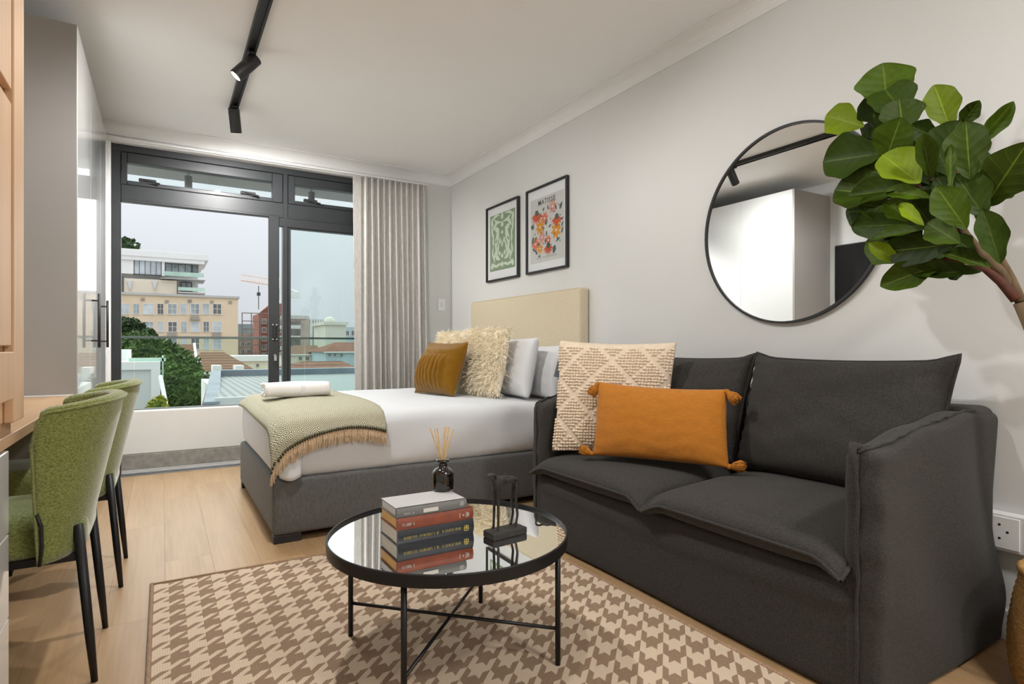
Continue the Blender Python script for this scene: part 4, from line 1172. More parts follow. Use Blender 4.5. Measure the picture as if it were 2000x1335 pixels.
part('lettering', 'ink_white', c2, lambda b: (glyphs(b, BXa + .012, BXa + .052, z0 + .017, .009, sy, 21), [b.box(BXb - .052 + dx, BXb - .0505 + dx, sy - .0004, sy, z0 + .009 + e, z0 + .027 - e) for dx, e in ((0, .001), (.011, .006), (.014, .006), (.022, 0), (.026, .002), (.029, .001), (.032, .004))]))['kind'] = 'stuff'
z0 += .0372
t3, c3 = book(BXa - .004, BXb - .025, BYa + .001, BYb - .012, z0, z0 + .030, 'book_grey', 'paper_white', 'grey paperback lying on top of the stack of books', 'book_top')
sy = BYa - .0016
part('lettering', 'ink_white', c3, lambda b: glyphs(b, BXa + .016, BXa + .052, z0 + .0125, .0055, sy, 31))['kind'] = 'stuff'
part('title_panel', 'ink_white', c3, lambda b: b.box(BXa + .082, BXa + .132, sy - .0004, sy, z0 + .008, z0 + .020))
part('emblem', 'ink_white', c3, lambda b: (b.box(BXb - .050, BXb - .036, sy - .0004, sy, z0 + .012, z0 + .014), b.box(BXb - .050, BXb - .036, sy - .0004, sy, z0 + .022, z0 + .024), b.box(BXb - .050, BXb - .048, sy - .0004, sy, z0 + .012, z0 + .024), b.box(BXb - .038, BXb - .036, sy - .0004, sy, z0 + .012, z0 + .024), b.box(BXb - .045, BXb - .041, sy - .0004, sy, z0 + .016, z0 + .020)))
z0 += .0306
dp = onZ(865, 956, z0)
df = thing('reed_diffuser', 'dark glass reed diffuser bottle standing on the grey book', 'reed diffuser', (dp.x, dp.y, z0))
part('bottle', 'bottle_glass', df, lambda b: b.lathe([(.030, 0), (.0355, .002), (.0365, .006), (.0365, .058), (.034, .066), (.026, .073), (.0165, .078), (.0150, .084), (.0150, .096), (.0225, .098), (.0230, .103), (.0165, .105), (.012, .105), (.011, .08)], (dp.x, dp.y, z0), 40), True)
for i, (ax, ay) in enumerate(((-.036, .01), (-.024, -.012), (-.018, .02), (.004, -.004), (.018, .014), (.030, -.010), (.012, -.02))):
    part('reed', 'reed', df, lambda b: b.tube([(dp.x + ax * .12 - ax * .2, dp.y + ay * .12 - ay * .2, z0 + .03), (dp.x + ax * .22, dp.y + ay * .22, z0 + .105), (dp.x + ax * 1.15, dp.y + ay * 1.15, z0 + .212 + .006 * math.sin(i * 2.3))], .0025, 6))
# dog statue
dc = onZ(987, 1037, TT + .012)
dg = thing('dog_statue', 'small dark bronze dog figurine standing on the mirrored table', 'figurine', (dc.x, dc.y, TT))
dg.rotation_euler = (0, 0, 0)
ang = math.radians(6)
ca, sa = math.cos(ang), math.sin(ang)
def L2(x, y, z): return Vector((dc.x + x * ca - y * sa, dc.y + x * sa + y * ca, TT + z))
mbb = MB(); mbb.cbox(-.066, .066, -.031, .031, 0, .022, .003)
mbb.v = [tuple(L2(*v)) for v in mbb.v]
mbb.build('base', 'bronze', dg)
vs = []; es = []; rs = []
def V(x, y, z, r): vs.append(L2(x, y, z) - WL[dg]); rs.append(r); return len(vs) - 1
sp = [V(-.036, 0, .174, .016), V(-.012, 0, .175, .0165), V(.014, 0, .179, .0145), V(.038, 0, .181, .0125)]
for a, b_ in zip(sp, sp[1:]): es.append((a, b_))
nk = V(-.047, 0, .192, .0095); hd_ = V(-.050, 0, .207, .0105); sn = V(-.064, -.002, .200, .0062); nose = V(-.073, -.003, .196, .0042)
es += [(sp[0], nk), (nk, hd_), (hd_, sn), (sn, nose)]
for sgn in (-1, 1):
    e1 = V(-.045, sgn * .011, .202, .0042); e2 = V(-.043, sgn * .013, .186, .0035); es += [(hd_, e1), (e1, e2)]
for sgn, lean in ((-1, .004), (1, -.006)):
    a = V(-.034, sgn * .009, .150, .0080); b_ = V(-.036, sgn * .011, .095, .0047); c_ = V(-.037, sgn * .013, .032, .0042); d_ = V(-.042, sgn * .013, .0245, .0045)
    es += [(sp[0], a), (a, b_), (b_, c_), (c_, d_)]
    a = V(.040, sgn * .009, .160, .0078); b_ = V(.034, sgn * .011, .110, .0050); c_ = V(.040, sgn * .012, .062, .0042); d_ = V(.033, sgn * .013, .032, .0040); f_ = V(.028, sgn * .013, .0245, .0045)
    es += [(sp[3], a), (a, b_), (b_, c_), (c_, d_), (d_, f_)]
t0 = V(.048, 0, .174, .0042); t1_ = V(.051, 0, .150, .0030); t2_ = V(.050, 0, .128, .0024); es += [(sp[3], t0), (t0, t1_), (t1_, t2_)]
me = bpy.data.meshes.new('figure'); me.from_pydata([tuple(v) for v in vs], es, [])
me.materials.append(MATS['bronze'])
fo = bpy.data.objects.new('figure', me); COL.objects.link(fo); fo.parent = dg; WL[fo] = WL[dg]
md = fo.modifiers.new('skin', 'SKIN'); md.use_smooth_shade = True
for i, r_ in enumerate(rs):
    me.skin_vertices[0].data[i].radius = (r_, r_); me.skin_vertices[0].data[i].use_root = (i == 0)
sb = fo.modifiers.new('sub', 'SUBSURF'); sb.levels = 2; sb.render_levels = 2

# ================================================================== green dining chairs
def make_chair(cx, cy, label):
    t_ = thing('dining_chair', label, 'chair', (cx, cy, 0), 'green dining chairs at the desk')
    # back shell: plan is a U open to -x, leaning outwards with height
    def plan(th, k_):
        """th -1..1 round the back, k_ 0..1 height"""
        hw = .215 + .047 * k_ ** .8            # half width
        bx = .150 + .095 * k_ ** 1.1           # how far the back reaches to +x
        s_ = th * math.radians(86)
        c_, n_ = math.cos(s_), math.sin(s_)
        ex = .72
        x = bx * (abs(c_) ** ex) * (1 if c_ > 0 else -1)
        y = hw * (abs(n_) ** ex) * (1 if n_ > 0 else -1)
        return Vector((x - .005 + .025 * (1 - k_) * abs(th) ** 3, y, 0))
    def topz_(th): return .838 - .030 * abs(th) ** 2 - .10 * max(0, (abs(th) - .92) / .08) ** 3
    def botz_(th): return .375 + .02 * (1 - abs(th))
    TH = .046
    NU_, NV_ = 44, 18
    def shell(b):
        vs = []; rows = []
        def pt(th, k_, ins):
            p = plan(th, k_); z = botz_(th) + (topz_(th) - botz_(th)) * k_
            e = .004
            tg = plan(min(1, th + e), k_) - plan(max(-1, th - e), k_)
            nr_ = Vector((tg.y, -tg.x, 0)).normalized()
            return Vector((cx, cy, 0)) + p - nr_ * (ins) + Vector((0, 0, z))
        prof = [(k / NV_, 0.0) for k in range(NV_ + 1)]
        # outer going up, rounded rim, inner going down
        seq = [(k_, 0.004 * (1 - min(1, (1 - k_) * 8)) , 0) for k_, _ in prof]
        rim = [(1.0, TH * (.5 - .5 * math.cos(math.pi * i / 6)), .014 * math.sin(math.pi * i / 6)) for i in range(1, 7)]
        inner = [(k_, TH, 0) for k_, _ in prof[::-1]][1:]
        allp = seq + rim + inner
        for (k_, ins, dz) in allp:
            row = []
            for i in range(NU_ + 1):
                th = -1 + 2 * i / NU_
                p = pt(th, k_, ins); p.z += dz
                row.append(len(vs)); vs.append(p)
            rows.append(row)
        fs = []
        for r0, r1 in zip(rows, rows[1:]):
            for i in range(NU_): fs.append((r0[i], r0[i + 1], r1[i + 1], r1[i]))
        # close the two front ends and the bottom
        for i in (0, NU_):
            m2 = len(rows)
            for a in range(m2 // 2):
                b2 = m2 - 1 - a
                if b2 - 1 > a + 1 or True:
                    q = (rows[a][i], rows[a + 1][i], rows[b2 - 1][i], rows[b2][i])
                    if len(set(q)) == 4: fs.append(q)
        for i in range(NU_): fs.append((rows[0][i], rows[-1][i], rows[-1][i + 1], rows[0][i + 1]))
        b.add(vs, fs)
        make_chair.pt = pt
    part('backrest', 'green_velvet', t_, shell, True)
    pt = make_chair.pt
    part('piping', 'green_velvet', t_, lambda b: (b.tube([pt(-1 + 2 * i / 60, 1.0, -.001) for i in range(61)], .0042, 6),
         b.tube([pt(-.995, 1 - i / 14, -.001) for i in range(15)], .0040, 6), b.tube([pt(.995, 1 - i / 14, -.001) for i in range(15)], .0040, 6)), True)
    def seat(x, y, z):
        return Vector((x, y, z + .018 * (1 - ((y - cy) / .24) ** 2) * (z > .44)))
    part('seat', 'green_velvet', t_, lambda b: b.rbox(cx - .31, cx + .150, cy - .178, cy + .178, .372, .500, .045, (12, 12, 3), seat), True)
    for sy_ in (-1, 1):
        part('side_strap', 'black_satin', t_, lambda b: b.tube([pt(sy_ * .985, .40, -.003), pt(sy_ * .955, .27, -.005), pt(sy_ * .955, .12, -.005), pt(sy_ * .985, .0, -.003)], .0052, 6), True)
    for sx_, sy_ in ((1, -1), (1, 1), (-1, -1), (-1, 1)):
        top = (cx + sx_ * (.130 if sx_ > 0 else .19), cy + sy_ * .175, .47 if sx_ > 0 else .40); bot = (cx + sx_ * (.172 if sx_ > 0 else .25), cy + sy_ * .193, 0)
        part('leg', 'black_metal', t_, lambda b: b.tube([bot, [bot[i] * .7 + top[i] * .3 for i in range(3)], top], [.0088, .0125, .0145], 14), True)
    part('under_frame', 'black_metal', t_, lambda b: (b.cbox(cx - .20, cx + .135, cy - .175, cy - .150, .362, .386, .003), b.cbox(cx - .20, cx + .135, cy + .150, cy + .175, .362, .386, .003), b.cbox(cx - .20, cx - .175, cy - .17, cy + .17, .362, .386, .003), b.cbox(cx + .11, cx + .135, cy - .17, cy + .17, .362, .386, .003)))
    return t_
ch = make_chair(-.345, 2.325, 'green velvet dining chair with black legs tucked in beside the timber unit')
c2_ = copy_tree(ch, None, (.026, .777, 0))
c2_['label'] = 'green velvet dining chair with black legs standing next to the wardrobe'

# ================================================================== pictures on the right wall
PXF = XW - .028
def picture(name, px, label, cat_items):
    """px: left x, top-left y, bottom-left y, right x of the front face"""
    a = onX(px[0], px[1], PXF); b_ = onX(px[0], px[2], PXF); c = onX(px[3], px[4], PXF)
    y1, y0 = a.y, c.y; z1 = (a.z + c.z) / 2; z0_ = b_.z
    t_ = thing(name, label, 'picture', (XW, (y0 + y1) / 2, z0_), 'framed prints above the headboard')
    fw = .016
    part('frame', 'black_satin', t_, lambda b: (b.cbox(PXF, XW, y0, y0 + fw, z0_, z1, .002), b.cbox(PXF, XW, y1 - fw, y1, z0_, z1, .002), b.cbox(PXF, XW, y0 + fw, y1 - fw, z0_, z0_ + fw, .002), b.cbox(PXF, XW, y0 + fw, y1 - fw, z1 - fw, z1, .002)))
    part('mount', 'paper_white', t_, lambda b: b.box(PXF + .016, XW - .002, y0 + fw, y1 - fw, z0_ + fw, z1 - fw))
    part('pane', 'glass_pic', t_, lambda b: b.box(PXF + .006, PXF + .008, y0 + fw, y1 - fw, z0_ + fw, z1 - fw))
    return t_, y0, y1, z0_, z1
XI = PXF + .0155
# print coordinates: s 0 (window side, left as seen) .. 1, t 0 (bottom) .. 1
NL = [0]
def blob(b, M_, cx, cz, pts, layer):
    NL[0] += 1
    vs = [M_(cx + x, cz + z, layer + .012 * (NL[0] % 60)) for x, z in pts]; b.add(vs, [tuple(range(len(vs)))])
def petal(L, w, an, n=5, r0=.0):
    P = []
    for i in range(n + 1):
        q = i / n; P.append((r0 + L * q, w * math.sin(math.pi * q ** .8)))
    P += [(x, -y) for x, y in P[-2:0:-1]]
    ca_, sa_ = math.cos(an), math.sin(an)
    return [(x * ca_ - y * sa_, x * sa_ + y * ca_) for x, y in P]
g, y0, y1, z0_, z1 = picture('framed_print', (948.5, 408, 552, 1010.5, 381.7), 'framed sage green print of pale cut-out shapes above the headboard', None)
gy0, gy1 = y0 + .060, y1 - .055; gz0, gz1 = z0_ + .088, z1 - .080
pr = part('print', 'print_green', g, lambda b: b.box(XI - .0004, XI + .0005, gy0, gy1, gz0, gz1))
def Mg(s_, t, l): return (XI - .0006 - .0002 * l, gy1 - (gy1 - gy0) * s_, gz0 + (gz1 - gz0) * t)
asp = (gz1 - gz0) / (gy1 - gy0)
def cut(b):
    def pp(cx, cz, L, w, deg, bend=0.0):
        P = []
        n = 8
        for i in range(n + 1):
            q = i / n; P.append((L * (q - .5), w * math.sin(math.pi * q ** .75) + bend * math.sin(math.pi * q)))
        P2 = [(L * (i / n - .5), -w * math.sin(math.pi * (i / n) ** .75) + bend * math.sin(math.pi * i / n)) for i in range(n - 1, 0, -1)]
        a = math.radians(deg); ca_, sa_ = math.cos(a), math.sin(a)
        Q = [((x * ca_ - y * sa_), (x * sa_ + y * ca_) / asp) for x, y in P + P2]
        blob(b, Mg, cx, cz, Q, 0)
    for mir in (0, 1):
        def X(v): return v if not mir else 1 - v
        def D(v): return v if not mir else 180 - v
        for (x, z, L, w, a, bd) in ((.10, .88, .20, .05, 100, .02), (.24, .935, .36, .030, 12, .04), (.33, .885, .34, .030, -14, -.04), (.12, .74, .34, .035, 95, .04), (.25, .80, .30, .045, 35, .03), (.30, .72, .20, .055, -20, 0),
             (.36, .63, .28, .050, 80, .03), (.25, .62, .24, .03, 70, -.03), (.15, .56, .30, .03, 85, .02), (.30, .50, .20, .028, 60, 0), (.42, .52, .14, .04, 90, 0), (.22, .41, .30, .040, 105, -.03), (.36, .40, .26, .035, 75, .02),
             (.12, .36, .22, .03, 80, 0), (.26, .30, .20, .06, 20, 0), (.40, .30, .10, .045, 90, 0), (.14, .22, .26, .035, -60, .03), (.32, .22, .22, .05, -25, 0), (.24, .12, .36, .030, -8, -.04), (.10, .10, .16, .05, 60, 0), (.38, .075, .26, .028, 10, .03)):
            pp(X(x), z, L, w, D(a), bd if not mir else -bd)
    for (x, z, L, w) in ((.5, .95, .16, .05), (.5, .80, .12, .06), (.5, .66, .08, .05), (.5, .46, .14, .03), (.5, .25, .10, .05), (.5, .10, .12, .05)): pp(x, z, L, w, 90)
part('cut_out_shapes', 'print_pale', pr, cut)['kind'] = 'stuff'
m, y0, y1, z0_, z1 = picture('framed_print', (1026.2, 374.4, 536.6, 1106.1, 340.7), 'framed floral poster in orange and red with a printed title', None)
my0, my1 = y0 + .048, y1 - .052; mz0, mz1 = z0_ + .075, z1 - .085
pr = part('print', 'paper_grey', m, lambda b: b.box(XI - .0004, XI + .0005, my0, my1, mz0, mz1))
def Mm(s_, t, l): return (XI - .0006 - .0002 * l, my1 - (my1 - my0) * s_, mz0 + (mz1 - mz0) * t)
mw, mh = my1 - my0, mz1 - mz0
def sc(P, k_): return [(x * k_, y * k_ * mw / mh) for x, y in P]
FLW = [(.20, .765, .19, 'red', 'cone'), (.68, .80, .12, 'pink', 'star'), (.44, .66, .11, 'coral', 'star'), (.80, .62, .17, 'red', 'cone'), (.30, .545, .13, 'orange', 'star'), (.78, .43, .14, 'orange', 'star'), (.36, .38, .11, 'pink', 'star'), (.16, .30, .12, 'coral', 'star'), (.55, .315, .08, 'coral', 'star'), (.30, .215, .09, 'orange', 'star'), (.55, .225, .16, 'red', 'cone')]
for colr in ('red', 'coral', 'pink', 'orange'):
    def fl_(b):
        for (x, z, r, c, kd) in FLW:
            if c != colr: continue
            if kd == 'star':
                for q in range(8): blob(b, Mm, x, z, sc(petal(r, r * .24, q * math.pi / 4 + .2, r0=r * .12), 1), 1)
            else:
                for q in range(7): blob(b, Mm, x, z, sc(petal(r, r * .15, math.radians(200 + q * 23), r0=.0), 1), 1)
    part('petals', 'petal_' + colr, pr, fl_)['kind'] = 'stuff'
def lv(b):
    rnd = random.Random(5)
    for (x, z, r, c, kd) in FLW:
        if kd == 'cone': blob(b, Mm, x, z + .012, sc([(.055 * math.cos(i), .05 * math.sin(i)) for i in [k_ * math.pi / 6 for k_ in range(12)]], 1), 3)
    for (x, z, L, w, a) in ((.88, .72, .14, .035, 60), (.80, .735, .12, .02, 120), (.55, .77, .10, .02, 100), (.12, .56, .12, .045, 160), (.10, .43, .16, .03, 250), (.20, .42, .14, .02, 230), (.50, .55, .12, .02, 90), (.50, .47, .12, .02, 270), (.56, .50, .10, .02, 30), (.44, .50, .10, .018, 150), (.90, .56, .10, .02, 20), (.93, .36, .12, .025, 70), (.85, .31, .10, .02, 220), (.75, .22, .16, .05, 250), (.80, .28, .10, .02, 20), (.48, .36, .12, .02, 260), (.30, .30, .10, .02, 200), (.16, .19, .12, .02, 150), (.22, .13, .12, .025, 130), (.32, .10, .08, .02, 180), (.38, .78, .08, .02, 45), (.93, .46, .10, .02, 60), (.45, .61, .08, .015, 300)):
        blob(b, Mm, x, z, sc(petal(L, w, math.radians(a)), 1), 2)
    for i in range(26):
        x, z = rnd.uniform(.1, .92), rnd.uniform(.15, .82)
        blob(b, Mm, x, z, sc(petal(.05, .012, rnd.uniform(0, 6.28), 3), 1), 2)
part('printed_leaves', 'ink_leaf', pr, lv)['kind'] = 'stuff'
part('flower_eyes', 'paper_white', pr, lambda b: [blob(b, Mm, x, z, sc([(.016 * math.cos(k_ * math.pi / 4), .016 * math.sin(k_ * math.pi / 4)) for k_ in range(8)], 1), 3) for (x, z, r, c, kd) in FLW if kd == 'star'])['kind'] = 'stuff'
RM = Matrix(((0, 0, -1, 0), (-1, 0, 0, 0), (0, 1, 0, 0), (0, 0, 0, 1)))
ctr = Vector(Mm(.5, .915, 5))
text_mesh('MATISSE', .056, 'lettering', 'ink_dark', pr, Matrix.Translation(ctr) @ RM, 1.12, .0006)
def cap(b):
    rnd = random.Random(9); s_ = .22
    while s_ < .80:
        p = Vector(Mm(s_, .068, 4)); w = .0035
        b.box(p.x, p.x + .0003, p.y - w, p.y, p.z - .008, p.z + .008) if rnd.random() < .8 else None
        b.box(p.x, p.x + .0003, p.y - .010, p.y, p.z + .004, p.z + .007) if rnd.random() < .5 else None
        s_ += .05
part('caption', 'ink_dark', pr, cap)['kind'] = 'stuff'

# ================================================================== round mirror
MY, MZ, MR = 1.655, 1.558, .455
mr = thing('round_mirror', 'large round mirror in a thin black frame above the sofa', 'mirror', (XW, MY, MZ - MR))
def ringp(b):
    n = 96; prof = [(MR - .010, XW - .001), (MR, XW - .001), (MR, XW - .024), (MR - .010, XW - .024)]
    vs = []; fs = []
    for i in range(n):
        an = 2 * math.pi * i / n
        for r_, x_ in prof: vs.append((x_, MY + r_ * math.cos(an), MZ + r_ * math.sin(an)))
    for i in range(n):
        for j in range(4):
            a = i * 4 + j; b2 = i * 4 + (j + 1) % 4; c = ((i + 1) % n) * 4 + (j + 1) % 4; d = ((i + 1) % n) * 4 + j
            fs.append((a, b2, c, d))
    b.add(vs, fs)
part('frame', 'black_satin', mr, ringp, 'auto')
part('mirror_glass', 'mirror', mr, lambda b: b.tube([(XW - .002, MY, MZ), (XW - .016, MY, MZ)], MR - .0095, 96))

# ================================================================== bedside table and lamp between the bed and the sofa
bt = thing('bedside_table', 'small black bedside table between the bed and the sofa', 'bedside table', (2.22, 2.85, 0))
part('table_top', 'black_satin', bt, lambda b: b.cbox(2.03, 2.42, 2.64, 3.03, .46, .485, .004))
for lx_, ly_ in ((2.05, 2.66), (2.39, 2.66), (2.05, 3.0), (2.39, 3.0)):
    part('leg', 'black_satin', bt, lambda b: b.tube([(lx_, ly_, 0), (lx_, ly_, .462)], .011, 10))
bl_ = thing('bedside_lamp', 'bedside lamp with a dark grey conical shade beside the white pillow', 'table lamp', (2.20, 2.85, .485))
part('lamp_base', 'black_satin', bl_, lambda b: b.lathe([(.001, .485), (.085, .485), (.085, .497), (.02, .503), (.016, .62), (.030, .70), (.014, .78), (.010, .90)], (2.20, 2.85, 0), 28), True)
part('lamp_shade', 'shade_grey', bl_, lambda b: b.lathe([(.165, .812), (.120, .985), (.117, .985), (.162, .812)], (2.20, 2.85, 0), 40, False), True)
# ================================================================== fiddle leaf fig in a basket
VC = (2.222, .566)
bk = thing('basket_planter', 'brown woven basket planter on the floor beside the sofa', 'planter', (VC[0], VC[1], 0))
prof = [(.0, .004), (.155, .004), (.168, .03), (.178, .10), (.176, .18), (.163, .27), (.150, .33), (.150, .345), (.140, .345), (.140, .30), (.0, .29)]
def bask(b):
    P = []
    for (r0, z0_), (r1, z1_) in zip(prof, prof[1:]):
        n = max(1, int(abs(z1_ - z0_) / .009))
        for i in range(n):
            q = i / n; P.append((r0 + (r1 - r0) * q + (.0028 if i % 2 and .01 < z0_ and r0 > .145 else 0), z0_ + (z1_ - z0_) * q))
    P.append(prof[-1])
    P[0] = (.001, P[0][1]); P[-1] = (.001, P[-1][1])
    b.lathe(P, (VC[0], VC[1], 0), 56)
part('woven_body', 'basket', bk, bask, True)
part('rim', 'basket', bk, lambda b: b.tube([(VC[0] + .147 * math.cos(i * math.pi / 24), VC[1] + .147 * math.sin(i * math.pi / 24), .346 + .003 * (i % 2)) for i in range(49)], .011, 8, False), True)
fig = thing('fiddle_leaf_fig', 'leafy green fiddle leaf fig leaning over the sofa arm', 'plant', (VC[0], VC[1], .29))
part('soil', 'soil', fig, lambda b: b.lathe([(.001, .282), (.138, .282), (.138, .300), (.06, .308), (.001, .31)], (VC[0], VC[1], 0), 28), True)
PXL = 2.14          # plane of the crown, a hand's breadth off the wall
def pw_(x, y, dx=0.0): return onX(x, y, PXL + dx)
def PC(cx_, cy_): return (1350 + cx_ / 2.3015, 100 + cy_ / 2.3015)
fork = pw_(1994, 590)
base = Vector((VC[0], VC[1], .295))
part('trunk', 'bark', fig, lambda b: b.tube([base, base * .66 + fork * .34 + Vector((.03, -.05, 0)), base * .33 + fork * .67 + Vector((.02, -.035, 0)), fork], [.024, .022, .020, .019], 12), True)
BR = [[(1994, 590), (1975, 545), (1945, 490), (1915, 430), (1890, 380), (1860, 300)], [(1990, 585), (1955, 530), (1920, 495), (1890, 460), (1850, 400), (1810, 330)],
      [(1985, 585), (1955, 550), (1925, 525), (1890, 510), (1840, 505), (1790, 515)], [(1915, 495), (1885, 460), (1830, 400), (1795, 365), (1760, 330)], [(1890, 460), (1850, 440), (1800, 440), (1750, 450)], [(1860, 300), (1850, 280), (1830, 260)], [(1795, 365), (1770, 290), (1745, 240)]]
for i, br_ in enumerate(BR):
    n = len(br_)
    part('branch', 'bark' if i < 2 else 'bark_red', fig, lambda b: b.tube([pw_(x, y, .02 * math.sin(i * 2 + k_)) for k_, (x, y) in enumerate(br_)], [(.013 if i < 3 else .006) * (1 - .65 * k_ / (n - 1)) + .0015 for k_ in range(n)], 8), True)
# leaf meshes (unit length along +x, unit half width along y, normal +z)
def leafmesh(seed, cup, curl):
    b = MB(); NU_, NV_ = 22, 8; uv = []
    def wd(s_):
        # narrow foot, slight waist, broad rounded head
        body = math.sin(math.pi * min(1, s_) ** 1.30) ** .72
        foot = .55 * math.sin(math.pi * min(1, s_ / .55)) ** .8 if s_ < .55 else 0
        return max(.03, body, foot)
    vs = []; fs = []
    for i in range(NU_ + 1):
        s_ = .5 - .5 * math.cos(math.pi * i / NU_)
        for j in range(NV_ + 1):
            t = -1 + 2 * j / NV_
            w = wd(s_) * .5 * (1 + .06 * math.sin(s_ * 17 + seed + (2 if t > 0 else 0)) * abs(t))
            z = cup * abs(t) ** 1.5 * w - curl * s_ * s_ + .022 * math.sin(s_ * 13 + seed) * abs(t) ** 2
            vs.append((s_, t * w, z)); uv.append((s_, t))
    for i in range(NU_):
        for j in range(NV_):
            a = i * (NV_ + 1) + j; fs.append((a, a + NV_ + 1, a + NV_ + 2, a + 1))
    b.add(vs, fs); b.uv = uv
    return b
LM = {}
for mname in ('leaf_dark', 'leaf_mid', 'leaf_bright'):
    LM[mname] = []
    for sd, cup, curl in ((0, .28, .10), (2.1, .18, .20), (4.0, .40, -.06)):
        o = leafmesh(sd, cup, curl).build('leaf', mname, None, True, origin=(0, 0, 0))
        sol = None
        LM[mname].append(o.data); bpy.data.objects.remove(o)
rl = random.Random(21)
def leaf(bx, by, tx, ty, w, m, dx=0.0, tilt=0.0, var=None):
    B = pw_(*PC(bx, by), dx + .01); T = pw_(*PC(tx, ty), dx + rl.uniform(-.05, .03))
    a = (T - B) * 1.06; L = a.length; a = a / L
    cn = (EYE + Vector((.3, 0, .35)) - (B + T) / 2).normalized()
    cn = (cn + UP * tilt + Vector((rl.gauss(0, .18), rl.gauss(0, .18), rl.gauss(0, .18)))).normalized()
    s_ = cn.cross(a).normalized(); n_ = a.cross(s_).normalized()
    wid = 1.16 * w / 2.3015 / F_PX * ((B + T) / 2 - EYE).dot(FW)      # metres across
    me_ = LM[m][rl.randrange(3) if var is None else var]
    o = bpy.data.objects.new('leaf', me_); COL.objects.link(o); o.parent = fig
    M = Matrix.Identity(4)
    for r_ in range(3):
        M[r_][0] = a[r_] * L; M[r_][1] = s_[r_] * wid; M[r_][2] = n_[r_] * L * .8; M[r_][3] = B[r_] - WL[fig][r_]
    o.matrix_basis = M
D_, M_, B_ = 'leaf_dark', 'leaf_mid', 'leaf_bright'
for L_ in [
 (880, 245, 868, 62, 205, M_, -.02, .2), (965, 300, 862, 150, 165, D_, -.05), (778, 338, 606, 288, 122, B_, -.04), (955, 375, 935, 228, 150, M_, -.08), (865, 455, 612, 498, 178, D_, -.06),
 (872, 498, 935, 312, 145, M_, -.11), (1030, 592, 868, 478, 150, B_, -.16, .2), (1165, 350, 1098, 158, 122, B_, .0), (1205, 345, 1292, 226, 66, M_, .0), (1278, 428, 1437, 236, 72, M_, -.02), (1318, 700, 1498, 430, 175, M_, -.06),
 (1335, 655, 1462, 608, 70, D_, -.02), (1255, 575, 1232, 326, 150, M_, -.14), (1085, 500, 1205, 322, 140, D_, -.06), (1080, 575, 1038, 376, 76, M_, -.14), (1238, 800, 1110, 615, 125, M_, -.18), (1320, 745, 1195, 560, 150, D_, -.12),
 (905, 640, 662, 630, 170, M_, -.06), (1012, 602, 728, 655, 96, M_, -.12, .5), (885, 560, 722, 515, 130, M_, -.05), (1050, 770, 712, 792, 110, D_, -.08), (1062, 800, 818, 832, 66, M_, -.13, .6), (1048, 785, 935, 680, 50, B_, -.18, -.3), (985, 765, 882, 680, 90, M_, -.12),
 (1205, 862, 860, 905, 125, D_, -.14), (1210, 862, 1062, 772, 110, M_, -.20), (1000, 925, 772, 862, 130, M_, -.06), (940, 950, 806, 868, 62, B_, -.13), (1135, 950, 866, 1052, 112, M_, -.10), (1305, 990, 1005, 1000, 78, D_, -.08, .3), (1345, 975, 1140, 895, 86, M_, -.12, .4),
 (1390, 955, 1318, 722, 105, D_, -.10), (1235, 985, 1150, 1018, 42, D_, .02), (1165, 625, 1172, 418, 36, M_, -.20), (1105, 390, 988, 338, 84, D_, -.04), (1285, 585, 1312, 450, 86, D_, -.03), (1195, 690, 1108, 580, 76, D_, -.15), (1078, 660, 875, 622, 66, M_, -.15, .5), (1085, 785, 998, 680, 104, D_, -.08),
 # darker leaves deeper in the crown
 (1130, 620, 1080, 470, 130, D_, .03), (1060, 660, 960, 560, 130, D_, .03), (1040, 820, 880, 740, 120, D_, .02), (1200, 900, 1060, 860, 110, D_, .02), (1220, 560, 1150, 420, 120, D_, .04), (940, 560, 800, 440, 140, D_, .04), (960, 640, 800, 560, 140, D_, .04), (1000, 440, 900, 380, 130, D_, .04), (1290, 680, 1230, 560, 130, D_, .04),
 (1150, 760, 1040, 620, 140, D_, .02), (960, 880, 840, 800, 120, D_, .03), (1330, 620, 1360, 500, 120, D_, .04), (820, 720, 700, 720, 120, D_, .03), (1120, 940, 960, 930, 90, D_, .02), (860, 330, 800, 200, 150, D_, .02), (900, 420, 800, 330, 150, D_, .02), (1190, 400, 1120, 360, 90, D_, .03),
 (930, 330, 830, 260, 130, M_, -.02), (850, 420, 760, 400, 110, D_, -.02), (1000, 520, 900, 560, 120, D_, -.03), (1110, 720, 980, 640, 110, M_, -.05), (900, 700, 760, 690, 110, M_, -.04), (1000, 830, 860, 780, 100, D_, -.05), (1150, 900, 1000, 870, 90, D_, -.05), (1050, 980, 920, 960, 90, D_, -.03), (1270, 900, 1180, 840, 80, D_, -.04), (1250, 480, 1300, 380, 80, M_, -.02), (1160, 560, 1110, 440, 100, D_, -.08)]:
    leaf(*L_)
# ================================================================== outside, beyond the balcony
GZ = -11.0
solo('street_ground', 'ext_ground', lambda b: b.box(-260, 420, 6.5, 620, GZ - .3, GZ), 'grey ground far below the balcony', 'ground', kind='structure')
def hill_(b):
    n = 40
    P = [(-260 + 680 * i / n, GZ + 8 + 15 * (.5 + .5 * wob(i * .35, 1.7, .7)) + 16 * math.exp(-((i - 19) / 9) ** 2)) for i in range(n + 1)]
    b.prism([(P[0][0], GZ)] + P + [(P[-1][0], GZ)], lambda a, z, d: (a, d, z), 560, 610)
solo('hills', 'ext_hill', hill_, 'hazy green hill on the horizon behind the city', 'hill', kind='structure')

